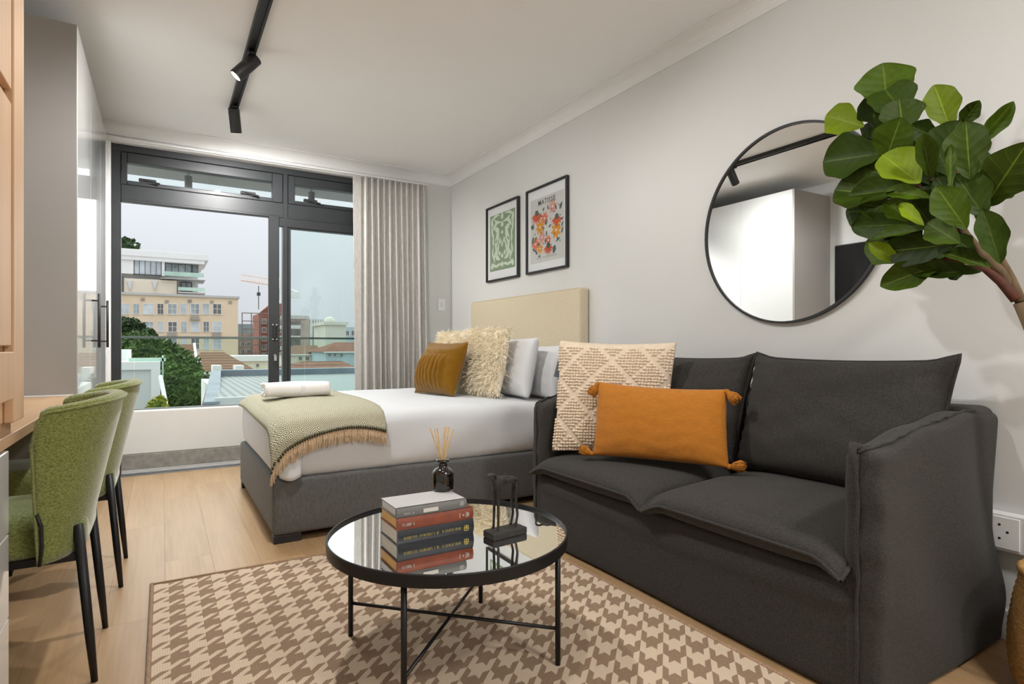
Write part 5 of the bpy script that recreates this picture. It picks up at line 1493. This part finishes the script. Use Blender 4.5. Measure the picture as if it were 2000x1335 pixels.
def rect(px0, py0, px1, py1, Y):
    """pixel rectangle on the plane y = Y -> x0, x1, z0, z1"""
    a = onY(px0, py0, Y); b_ = onY(px1, py1, Y); return min(a.x, b_.x), max(a.x, b_.x), min(a.z, b_.z), max(a.z, b_.z)
def C2(cx_, cy_): return (225 + cx_ / 5.561, 460 + cy_ / 5.561)
def windows(bld, Y, specs, glassm, mull=(2, 2), frame_m='ext_frame', depth=.18):
    for k_, (x0, x1, z0, z1) in enumerate(specs):
        t = min(.12, (x1 - x0) * .08)
        def fr_(b):
            b.box(x0 - t * .3, x0 + t, Y - .062, Y + .1, z0 + .001, z1 + .001); b.box(x1 - t, x1 + t * .3, Y - .062, Y + .1, z0 + .001, z1 + .001)
            b.box(x0, x1, Y - .06, Y + .1, z1 - t, z1 + t * .3); b.box(x0 - t, x1 + t, Y - .14, Y + .1, z0 - t * .6, z0 + t * .6)
            for i in range(1, mull[0]): xm = x0 + (x1 - x0) * i / mull[0]; b.box(xm - t * .35, xm + t * .35, Y - .053, Y + .1, z0, z1)
            for i in range(1, mull[1]): zm = z0 + (z1 - z0) * i / mull[1]; b.box(x0, x1, Y - .05, Y + .1, zm - t * .35, zm + t * .35)
        w = part('window', frame_m, bld, fr_)
        gm = glassm if isinstance(glassm, str) else glassm[k_ % len(glassm)]
        part('pane', gm, w, lambda b: b.box(x0, x1, Y - .02, Y + .02, z0, z1))

# ---- tan office block
YA = 105.0
xe = onY(465, 585, YA).x; zr = onY(465, 583, YA).z
A = thing('office_block', 'tan flat roofed office block with rows of steel windows', 'building', (-8, YA + 7, GZ))
part('walls', 'ext_tan', A, lambda b: b.box(-46, xe, YA, YA + 14, GZ, zr))
part('roof_coping', 'ext_slab', A, lambda b: b.box(-46.2, xe + .2, YA - .25, YA + 14, zr, zr + .35))
rows = [((735, 855), [(60, 155), (192, 265), (305, 418), (455, 528), (565, 675), (708, 778), (815, 918), (948, 1022), (1057, 1158)]),
        ((930, 1045), [(205, 268), (320, 420), (462, 528), (570, 675), (712, 780), (820, 918), (955, 1022), (1057, 1155)]),
        ((1110, 1235), [(455, 528), (560, 675), (712, 780), (820, 918), (955, 1022), (1060, 1155)]), ((1300, 1420), [(820, 918), (955, 1022), (1060, 1155)])]
for (ya, yb), cols in rows:
    sp_ = []
    for xa, xb in cols:
        a = C2(xa, ya); b_ = C2(xb, yb); sp_.append(rect(a[0], a[1], b_[0], b_[1], YA))
    windows(A, YA, sp_, ('ext_glass_sky', 'ext_glass', 'ext_glass_sky', 'ext_glass_dark', 'ext_glass'), (2, 2))
for cx_, cy_ in ((300, 690), (560, 715), (810, 710), (1050, 718), (1250, 724)):
    a = onY(*C2(cx_, cy_), YA)
    part('wall_vent', 'ext_brown', A, lambda b: b.box(a.x - .25, a.x + .25, YA - .12, YA, a.z - .22, a.z + .22))
for cx_, cy_ in ((865, 890), (615, 1065), (1100, 1072)):
    a = onY(*C2(cx_, cy_), YA)
    part('air_conditioner', 'ext_brown', A, lambda b: (b.box(a.x - .55, a.x + .55, YA - .5, YA, a.z - .28, a.z + .28), b.box(a.x - .7, a.x + .7, YA - .55, YA, a.z - .36, a.z - .28)))

# ---- white apartment block behind it
YB_ = 122.0
def rb(c0, r0, c1, r1): a = C2(c0, r0); b_ = C2(c1, r1); return rect(a[0], a[1], b_[0], b_[1], YB_)
x0, x1, z0, z1 = rb(-300, 190, 905, 640)
Bq = thing('apartment_block', 'white modern apartment block with roof garden and glass balconies', 'building', (-14, YB_ + 6, GZ))
xl = -52
part('walls', 'ext_white', Bq, lambda b: b.box(xl, x1, YB_ + 2.0, YB_ + 14, GZ, z1 - 1.0))
r_ = rb(-300, 190, 970, 262)
part('roof_slab', 'ext_white', Bq, lambda b: (b.box(xl, r_[1], YB_ - .6, YB_ + 14, r_[2] + 1.2, r_[3] - .9), b.box(xl, r_[1] + .6, YB_ - .8, YB_ + 14, r_[2], r_[2] + 1.0)))
lw = rb(-300, 440, 668, 660)
part('lower_wall', 'ext_cream', Bq, lambda b: b.box(xl, lw[1], YB_, YB_ + 10, GZ, lw[3]))
uw = rb(-300, 235, 200, 415)
part('upper_wall', 'ext_white', Bq, lambda b: b.box(xl, uw[1], YB_ - .2, YB_ + 10, uw[2], uw[3]))
pier = rb(505, 262, 538, 440)
part('pier', 'ext_white', Bq, lambda b: b.box(pier[0], pier[1], YB_ - .2, YB_ + 6, pier[2], pier[3]))
for c0, r0, c1, r1, nm_ in ((490, 462, 975, 492, 'balcony_slab'), (680, 612, 975, 638, 'balcony_slab')):
    q_ = rb(c0, r0, c1, r1)
    part(nm_, 'ext_slab', Bq, lambda b: b.box(q_[0], q_[1], YB_ - 1.2, YB_ + 6, q_[2], q_[3]))
windows(Bq, YB_ + .2, [rb(200, 255, 505, 432)], 'ext_glass_sky', (5, 1), 'ext_dark')
windows(Bq, YB_ + 1.0, [rb(540, 285, 835, 408), rb(840, 292, 905, 408)], 'ext_glass', (4, 1), 'ext_dark')
windows(Bq, YB_ + 1.2, [rb(715, 495, 835, 600), rb(715, 638, 835, 665)], 'ext_glass', (2, 1), 'ext_dark')
windows(Bq, YB_ - .1, [rb(55, 440, 92, 605)], 'ext_glass_dark', (1, 3), 'ext_dark')
for c0, r0, c1, r1 in ((530, 392, 960, 460), (682, 562, 972, 612)):
    q_ = rb(c0, r0, c1, r1)
    part('balustrade', 'ext_glass_green', Bq, lambda b: b.box(q_[0], q_[1], YB_ - 1.1, YB_ - 1.0, q_[2], q_[3]))
for c0 in (160, 430):
    a = onY(*C2(c0 - 32, 492), YB_); b2 = onY(*C2(c0 + 32, 492), YB_); c3_ = onY(*C2(c0, 600), YB_)
    part('wall_recess', 'ext_lightgrey', Bq, lambda b: b.prism([(a.x, a.z), (b2.x, b2.z), (c3_.x, c3_.z)], lambda p_, q2, d: (p_, d, q2), YB_ - .25, YB_ - .02))
wg = onY(*C2(968, 262), YB_); wg2 = onY(*C2(968, 218), YB_); wg3 = onY(*C2(920, 262), YB_)
part('roof_fin', 'ext_dark', Bq, lambda b: b.prism([(wg.x, wg.z), (wg2.x, wg2.z), (wg3.x, wg3.z)], lambda p_, q2, d: (p_, d, q2), YB_ - .4, YB_ + .4))
rz = rb(0, 235, 10, 236)[3]
# ---- greenery helper
def foliage(b, blobs, n, size, seed, flat=1.0):
    rnd = random.Random(seed); tot = sum(r_[1][0] * r_[1][2] for r_ in blobs)
    for (c, r3) in blobs:
        m2 = int(n * r3[0] * r3[2] / tot)
        for i in range(m2):
            v = Vector((rnd.gauss(0, 1), rnd.gauss(0, 1), rnd.gauss(0, 1))).normalized() * (rnd.uniform(.75, 1.06))
            p = Vector((c[0] + v.x * r3[0], c[1] + v.y * r3[1], c[2] + v.z * r3[2]))
            a = Vector((rnd.gauss(0, 1), rnd.gauss(0, 1), rnd.gauss(0, .7))).normalized(); w = a.cross(Vector((rnd.gauss(0, 1), rnd.gauss(0, 1), rnd.gauss(0, 1)))).normalized()
            s_ = size * rnd.uniform(.6, 1.4)
            b.add([p - a * s_ , p + w * s_ * .45, p + a * s_, p - w * s_ * .45], [(0, 1, 2, 3)])
def core(b, blobs, k_=.80):
    for (c, r3) in blobs:
        n, m2 = 10, 7; vs = []
        for j in range(m2 + 1):
            ph = math.pi * j / m2
            for i in range(n): 
                th = 2 * math.pi * i / n; q_ = k_ * (1 + .12 * wob(i * 1.3 + c[0], j * 1.1))
                vs.append((c[0] + r3[0] * q_ * math.sin(ph) * math.cos(th), c[1] + r3[1] * q_ * math.sin(ph) * math.sin(th), c[2] + r3[2] * q_ * math.cos(ph)))
        fs = [(j * n + i, j * n + (i + 1) % n, (j + 1) * n + (i + 1) % n, (j + 1) * n + i) for j in range(m2) for i in range(n)]
        b.add(vs, fs)
def tree(name, label, blobs, n, size, seed, m, ground, group=None, tr=.3):
    c = blobs[0][0]
    t_ = thing(name, label, 'tree' if 'tree' in name else 'plant', (c[0], c[1], ground), group)
    q_ = part('foliage', m, t_, lambda b: foliage(b, blobs, n, size, seed)); q_['kind'] = 'stuff'
    part('crown', m, t_, lambda b: core(b, blobs), True)
    part('trunk', 'bark', t_, lambda b: [b.tube([(c[0], c[1], ground), (bl_[0][0] * .5 + c[0] * .5, bl_[0][1], (ground + bl_[0][2]) / 2), bl_[0]], [tr, tr * .7, tr * .4], 8) for bl_ in blobs[:3]])
    return t_
def at(x, y, D): return tuple(onD(x, y, D))
# roof garden
rg = [(250, 490, 10), (292, 492, 5), (318, 489, 8), (333, 494, 4), (360, 496, 7), (378, 500, 4)]
for i, (px_, py_, w_) in enumerate(rg[1:]):
    c = onY(px_, py_ + 3, YB_ + 1.5); k_ = w_ * .105
    tree('roof_shrub', 'pale yellow green shrub in the roof garden of the white block', [((c.x, c.y, r_[3] - .9 + k_ * .7), (k_ * 1.1, k_, k_))], 120, .35, i, 'foliage_pale', r_[3] - .9, 'shrubs in the roof garden', .08)
c = onY(240, 485, YB_ + 4)
tree('roof_tree', 'dark green tree growing on the roof of the white block', [((c.x, c.y, c.z), (2.6, 2.4, 2.2)), ((c.x - 2, c.y, c.z + .6), (2, 2, 1.8))], 500, .5, 9, 'foliage_dark', r_[3] - .9, None, .2)

# ---- white terrace wing of the neighbouring building
YC = 14.0
wx = onY(313, 760, YC).x; wz = onY(290, 706, YC).z
Cq = thing('terrace_wing', 'pale grey rendered terrace wing with green glass railing next door', 'building', (-2, YC + 3, GZ))
part('walls', 'ext_lightgrey', Cq, lambda b: b.box(-6, wx - .06, YC + .05, YC + 4.5, GZ, wz - .16))
part('coping', 'ext_white', Cq, lambda b: (b.box(-6, wx, YC, YC + 4.5, wz - .16, wz), b.box(wx - .161, wx + .002, YC - .004, YC + .1, GZ, wz - .161)))
zz = onY(245, 683, YC + 1.2); 
part('stair_block', 'ext_white', Cq, lambda b: b.box(-6, onY(247, 690, YC + 1.2).x, YC + 1.2, YC + 3.6, wz, zz.z))
part('railing', 'ext_glass_green', Cq, lambda b: (b.box(onY(250, 700, YC).x, wx + .1, YC + .3, YC + .33, wz, wz + .07), b.box(wx + .03, wx + .06, YC + .3, YC + 4.4, wz - .35, wz + .07)))
dpp = onY(326, 760, 12.0)
solo('downpipe', 'ext_white', lambda b: b.tube([(dpp.x, 12.0, GZ), (dpp.x - .02, 12.0, 0.0), (dpp.x - .10, 12.4, .45)], .035, 8), 'thin white downpipe beside the terrace wing', 'pipe')
# ---- trees below the balcony
def bl(px_, py_, D, rx, rz_): c = at(px_, py_, D); return (c, (rx, rx * .9, rz_))
tree('garden_tree', 'large dense green tree rising beside the terrace wing', [bl(352, 765, 24, 1.25, 1.1), bl(330, 735, 25, 1.25, 1.0), bl(300, 700, 26, 1.2, .95), bl(262, 682, 27, 1.1, .8), bl(345, 712, 26, .9, .7), bl(372, 790, 24, .8, .9), bl(330, 800, 24, 1.6, 1.2)], 13000, .11, 1, 'foliage_mid', GZ, None, .3)
tree('street_tree', 'dark pine tree standing in front of the tan office block', [bl(245, 640, 60, 1.7, 1.1), bl(272, 652, 60, 1.5, .7), bl(292, 660, 60, .9, .5), bl(240, 662, 60, 2.2, 1.4)], 4200, .24, 2, 'foliage_dark', GZ, None, .4)
# flat block added as a support to hold up the yellow shrub
pz = at(307, 800, 9.0)[2] - .25
solo('shrub_support', 'ext_slab', lambda b: b.box(-2.2, .55, 8.2, 12.2, GZ, pz), 'low flat support block added under the croton shrub below the balcony', 'building')
c = at(308, 784, 9.0)
tree('croton_shrub', 'yellow and green croton shrub growing just outside the glass railing', [((c[0], c[1], c[2] - .05), (.11, .11, .14)), ((c[0] - .08, c[1], c[2] - .16), (.12, .1, .1)), ((c[0] + .06, c[1], c[2] - .16), (.1, .1, .1))], 420, .055, 3, 'foliage_yellow', pz, None, .015)

# ---- tiled houses
def hip(b, x0, x1, y0, y1, z0, z1, rx0, rx1):
    ym = (y0 + y1) / 2
    b.add([(x0, y0, z0), (x1, y0, z0), (x1, y1, z0), (x0, y1, z0), (rx0, ym, z1), (rx1, ym, z1)], [(0, 1, 5, 4), (1, 2, 5), (2, 3, 4, 5), (3, 0, 4), (0, 3, 2, 1)])
def house(name, label, px, Y, dep, wallm, roofm, cat='house', ridge=None, win=(), zb=GZ):
    """px: x left, x right, eave y, ridge y"""
    a = onY(px[0], px[2], Y); b2 = onY(px[1], px[2], Y); zt = onY((px[0] + px[1]) / 2, px[3], Y + dep / 2).z
    t_ = thing(name, label, cat, ((a.x + b2.x) / 2, Y + dep / 2, zb))
    part('walls', wallm, t_, lambda b: b.box(a.x + .3, b2.x - .3, Y + .3, Y + dep - .3, zb, a.z))
    ra = onY(ridge[0], px[3], Y + dep / 2).x if ridge else a.x + dep * .4; rb_ = onY(ridge[1], px[3], Y + dep / 2).x if ridge else b2.x - dep * .4
    part('roof', roofm, t_, lambda b: hip(b, a.x, b2.x, Y, Y + dep, a.z, zt, ra, rb_))
    part('gutter', 'ext_white', t_, lambda b: b.box(a.x, b2.x, Y - .08, Y + .02, a.z - .10, a.z + .03))
    if win: windows(t_, Y + .3, [rect(*w_, Y + .3) for w_ in win], 'ext_glass_dark', (2, 1))
    return t_, a, b2
h1, a1, b1 = house('tiled_house', 'cream house with a brown tiled hip roof and satellite dish', (372, 505, 728, 687), 38, 8, 'ext_cream', 'tiles_brown', ridge=(392, 437), win=((385, 732, 392, 746), (394, 732, 407, 746)))
dd = onY(383, 705, 37.5)
part('satellite_dish', 'ext_white', h1, lambda b: (b.tube([dd, dd + Vector((.05, -.12, .03))], [.16, .22], 14), b.tube([dd, dd + Vector((0, .3, -.8))], .03, 6)))
for qx, qy in ((424, 722), (468, 722)):
    e_ = onY(qx, qy, 37.2)
    part('chimney', 'ext_white', h1, lambda b: b.box(e_.x - .22, e_.x + .22, 37.0, 38.6, a1.z - .3, e_.z + .25))
YG = 53
ga = onY(320, 672, YG); gb = onY(377, 672, YG); gc_ = onY(377, 714, YG - 4)
gh = thing('gabled_house', 'house with a steep brown tiled roof behind the garden tree', 'house', ((ga.x + gb.x) / 2, YG, GZ))
part('walls', 'ext_cream', gh, lambda b: b.box(ga.x, gb.x - .2, YG - 3.6, YG + 3.6, GZ, gc_.z))
part('roof', 'tiles_brown', gh, lambda b: b.prism([(YG - 4, gc_.z), (YG, ga.z), (YG + 4, gc_.z)], lambda p_, q_, d: (d, p_, q_), ga.x - 3, gb.x))
part('verge', 'ext_white', gh, lambda b: b.prism([(YG - 4.1, gc_.z - .15), (YG, ga.z - .1), (YG + 4.1, gc_.z - .15), (YG + 4.1, gc_.z + .1), (YG, ga.z + .12), (YG - 4.1, gc_.z + .1)], lambda p_, q_, d: (d, p_, q_), gb.x, gb.x + .18))
# ---- corrugated metal roof close by
YM0, YM1 = 12.5, 20.0
zf = onY(470, 775, YM0).z; zbk = onY(470, 734, YM1).z
mx0 = onY(425, 775, YM0).x; mx1 = 9.0
mr_ = thing('metal_roof_building', 'white walled building with a corrugated metal roof below the balcony', 'building', (4, 16, GZ))
part('walls', 'ext_white', mr_, lambda b: b.box(mx0 + .1, mx1, YM0 + .1, YM1, GZ, zf))
mxb = onY(430, 735, YM1).x
part('roof_sheet', 'corrugated', mr_, lambda b: b.add([(mx0, YM0, zf), (mx1, YM0, zf), (mx1, YM1, zbk), (mxb, YM1, zbk), (mx0, YM0, zf - .06), (mx1, YM0, zf - .06), (mx1, YM1, zbk - .06), (mxb, YM1, zbk - .06)], [(0, 1, 2, 3), (7, 6, 5, 4), (0, 4, 5, 1), (1, 5, 6, 2), (2, 6, 7, 3), (3, 7, 4, 0)]))
part('gutter', 'ext_lightgrey', mr_, lambda b: b.box(mx0 - .05, mx1, YM0 - .12, YM0 + .02, zf - .14, zf + .01))
zfl = onY(470, 722, YM1 + .1).z
part('ridge_flashing', 'ext_flash', mr_, lambda b: b.box(mxb - .05, mx1 + 4, YM1, YM1 + .6, zbk - .3, zfl))
part('parapet', 'ext_flash', mr_, lambda b: b.add([(mx0 - .25, YM0 - .2, zf - .05), (mx0 + .02, YM0 - .2, zf - .05), (mxb + .02, YM1, zfl), (mxb - .25, YM1, zfl), (mx0 - .25, YM0 - .2, zf - .4), (mx0 + .02, YM0 - .2, zf - .4), (mxb + .02, YM1, zfl - .5), (mxb - .25, YM1, zfl - .5)], [(0, 1, 2, 3), (7, 6, 5, 4), (0, 4, 5, 1), (1, 5, 6, 2), (2, 6, 7, 3), (3, 7, 4, 0)]))
part('side_wall', 'ext_maroon', mr_, lambda b: b.add([(mx0 - .28, YM0 - .2, zf - .1), (mx0 - .02, YM0 - .2, zf - .1), (mxb - .02, YM1, zfl - .2), (mxb - .28, YM1, zfl - .2), (mx0 - .60, YM0 - .2, GZ), (mx0 - .02, YM0 - .2, GZ), (mxb - .02, YM1, GZ), (mxb - .60, YM1, GZ)], [(0, 1, 2, 3), (7, 6, 5, 4), (0, 4, 5, 1), (1, 5, 6, 2), (2, 6, 7, 3), (3, 7, 4, 0)]))
# ---- right-hand skyline
def block(name, label, px, Y, dep, m, wins=(), gm='ext_glass_dark', mull=(2, 1), roofm=None, cat='building'):
    x0, x1, z0, z1 = rect(px[0], px[2], px[1], px[3], Y)
    t_ = thing(name, label, cat, ((x0 + x1) / 2, Y + dep / 2, GZ))
    part('walls', m, t_, lambda b: b.box(x0, x1, Y, Y + dep, GZ, z1))
    if roofm: part('roof_edge', roofm, t_, lambda b: b.box(x0 - .3, x1 + .3, Y - .3, Y + dep, z1, z1 + .5))
    if wins: windows(t_, Y, [rect(*w_, Y) for w_ in wins], gm, mull)
    return t_, (x0, x1, z1)
br1, bx = block('brick_building', 'red brick building under construction wrapped in scaffolding', (506, 562, 612, 720), 130, 10, 'ext_brick', [(512 + 14 * i, 622 + 17 * j, 520 + 14 * i, 632 + 17 * j) for i in range(3) for j in range(5)], 'ext_glass_dark')
def scaf(b):
    xs = [bx[0] - 3.4 + i * 1.7 for i in range(6)]
    for x_ in xs: b.tube([(x_, 128, GZ), (x_, 128, bx[2] + 1.0 * (x_ > bx[0]))], .10, 5)
    z_ = GZ + 1
    while z_ < bx[2]: b.tube([(xs[0], 128, z_), (xs[-1], 128, z_)], .09, 5); z_ += 1.6
part('scaffolding', 'scaffold', br1, scaf)
part('gable', 'ext_brick', br1, lambda b: b.prism([(bx[0], bx[2]), (bx[1], bx[2]), (bx[1], bx[2] + 2.4), (bx[0] + 2.2, bx[2] + 2.0)], lambda p_, q_, d: (p_, d, q_), 130.2, 133))
# round ended building
rx0, rx1, rz0, rz1 = rect(560, 617, 612, 705, 117)
rbld = thing('curved_building', 'brick building with a curved end and banded balconies', 'building', ((rx0 + rx1) / 2, 122, GZ))
rc = ((rx0 + rx1) / 2, 122.0); rr = (rx1 - rx0) / 2
part('walls', 'ext_redgrey', rbld, lambda b: b.lathe([(rr, GZ), (rr, rz1)], (rc[0], rc[1], 0), 28))
for pz0, pz1 in ((626, 634), (643, 655), (664, 676)):
    za, zb_ = onY(590, pz1, 117).z, onY(590, pz0, 117).z
    part('window_band', 'ext_glass_dark', rbld, lambda b: b.lathe([(rr + .12, za), (rr + .12, zb_)], (rc[0], rc[1], 0), 28))
    part('balcony_band', 'ext_lightgrey', rbld, lambda b: b.lathe([(rr + .35, za - .7), (rr + .35, za)], (rc[0], rc[1], 0), 28))
part('cornice_band', 'ext_slab', rbld, lambda b: b.lathe([(rr + .3, rz1 - .4), (rr + .3, rz1 + .3)], (rc[0], rc[1], 0), 28))
fin, fx_ = block('finned_building', 'brown grey building with tall vertical fins', (605, 640, 623, 700), 106, 8, 'ext_brown')
for i in range(7):
    xx_ = fx_[0] + (fx_[1] - fx_[0]) * (i + .5) / 7
    part('fin', 'ext_lightgrey', fin, lambda b: b.box(xx_ - .16, xx_ + .16, 105.4, 106, GZ, fx_[2]))
pg, gx = block('pale_green_building', 'pale green rendered building with a round roof tower', (636, 676, 634, 705), 94, 8, 'ext_green', roofm='ext_green')
gt = onY(650, 620, 94)
part('roof_tower', 'ext_green', pg, lambda b: b.lathe([(.9, gx[2]), (.9, gt.z - .4), (.7, gt.z), (.2, gt.z + .2)], (gt.x, 96, 0), 16))
block('blue_grey_building', 'distant blue grey building at the edge of the curtain', (668, 740, 638, 700), 158, 12, 'ext_blue', [(674 + 12 * i, 645, 682 + 12 * i, 655) for i in range(4)])
block('brown_apartments', 'brown grey apartment block next to the tan office block', (462, 508, 650, 712), 143, 9, 'ext_brown', [(470 + 12 * i, 668 + 14 * j, 478 + 12 * i, 675 + 14 * j) for i in range(3) for j in range(3)])
house('red_roof_villa', 'white and blue villa with a red tiled hip roof', (633, 720, 687, 668), 70, 9, 'ext_blue', 'tiles_red', ridge=(654, 700), win=((641, 690, 646, 695), (652, 690, 657, 695), (664, 690, 670, 696)))
house('yellow_villa', 'pale yellow villa with a low brown tiled roof', (560, 634, 692, 674), 78, 8, 'ext_cream', 'tiles_brown', ridge=(575, 618), win=((583, 696, 590, 703), (596, 696, 604, 703), (622, 696, 628, 702)))
house('long_tiled_house', 'low house with a long brown tiled roof behind the metal roof', (558, 706, 724, 705), 44, 7, 'ext_cream', 'tiles_red', ridge=(590, 668))
block('cream_shed', 'low cream flat roofed shed behind the brown tiled house', (462, 530, 705, 722), 60, 5, 'ext_cream', [(470, 710, 476, 716), (500, 710, 506, 716)], roofm='ext_white')
# ---- tower crane
YK = 160.0
k0 = onY(553, 560, YK); 
ck = thing('tower_crane', 'white and red tower crane standing over the construction site', 'crane', (k0.x, YK, GZ))
def mast(b):
    w = .8
    for sx in (-1, 1):
        for sy in (-1, 1): b.tube([(k0.x + sx * w, YK + sy * w, GZ), (k0.x + sx * w, YK + sy * w, k0.z)], .16, 5)
    z_ = GZ; s_ = 1
    while z_ < k0.z - 1.6:
        b.tube([(k0.x - w * s_, YK - w, z_), (k0.x + w * s_, YK - w, z_ + 1.6)], .10, 4); b.tube([(k0.x - w, YK - w * s_, z_), (k0.x - w, YK + w * s_, z_ + 1.6)], .10, 4); z_ += 1.6; s_ = -s_
part('mast', 'crane_white', ck, mast)
ja = onY(470, 547, YK); jb = onY(583, 572, YK)
def jib(b):
    a0 = ja; a1 = Vector((k0.x, YK, k0.z))
    n = 14
    for dz, dy in ((0, -.6), (0, .6), (1.5, 0)): b.tube([a0 + Vector((0, dy, dz)), a1 + Vector((0, dy, dz))], .11, 5)
    for i in range(n):
        p = a0.lerp(a1, i / n); q_ = a0.lerp(a1, (i + .5) / n); r2 = a0.lerp(a1, (i + 1) / n)
        b.tube([p + Vector((0, -.6, 0)), q_ + Vector((0, 0, 1.5)), r2 + Vector((0, -.6, 0))], .06, 4)
part('jib', 'crane_red', ck, jib)
part('counter_jib', 'crane_white', ck, lambda b: (b.tube([Vector((k0.x, YK, k0.z)), jb], .35, 5), b.box(jb.x - 2.6, jb.x + .2, YK - .7, YK + .7, jb.z - 1.3, jb.z + .2)))
part('cab', 'crane_white', ck, lambda b: b.box(k0.x - .9, k0.x + .9, YK - .9, YK + .9, k0.z - .5, k0.z + 2.2))
hk = onY(505, 558, YK); hk2 = onY(505, 604, YK)
part('hoist_cable', 'ext_dark', ck, lambda b: (b.tube([hk, hk2], .10, 5), b.box(hk.x - .4, hk.x + .4, YK - .4, YK + .4, onY(505, 574, YK).z - .4, onY(505, 574, YK).z + .4)))
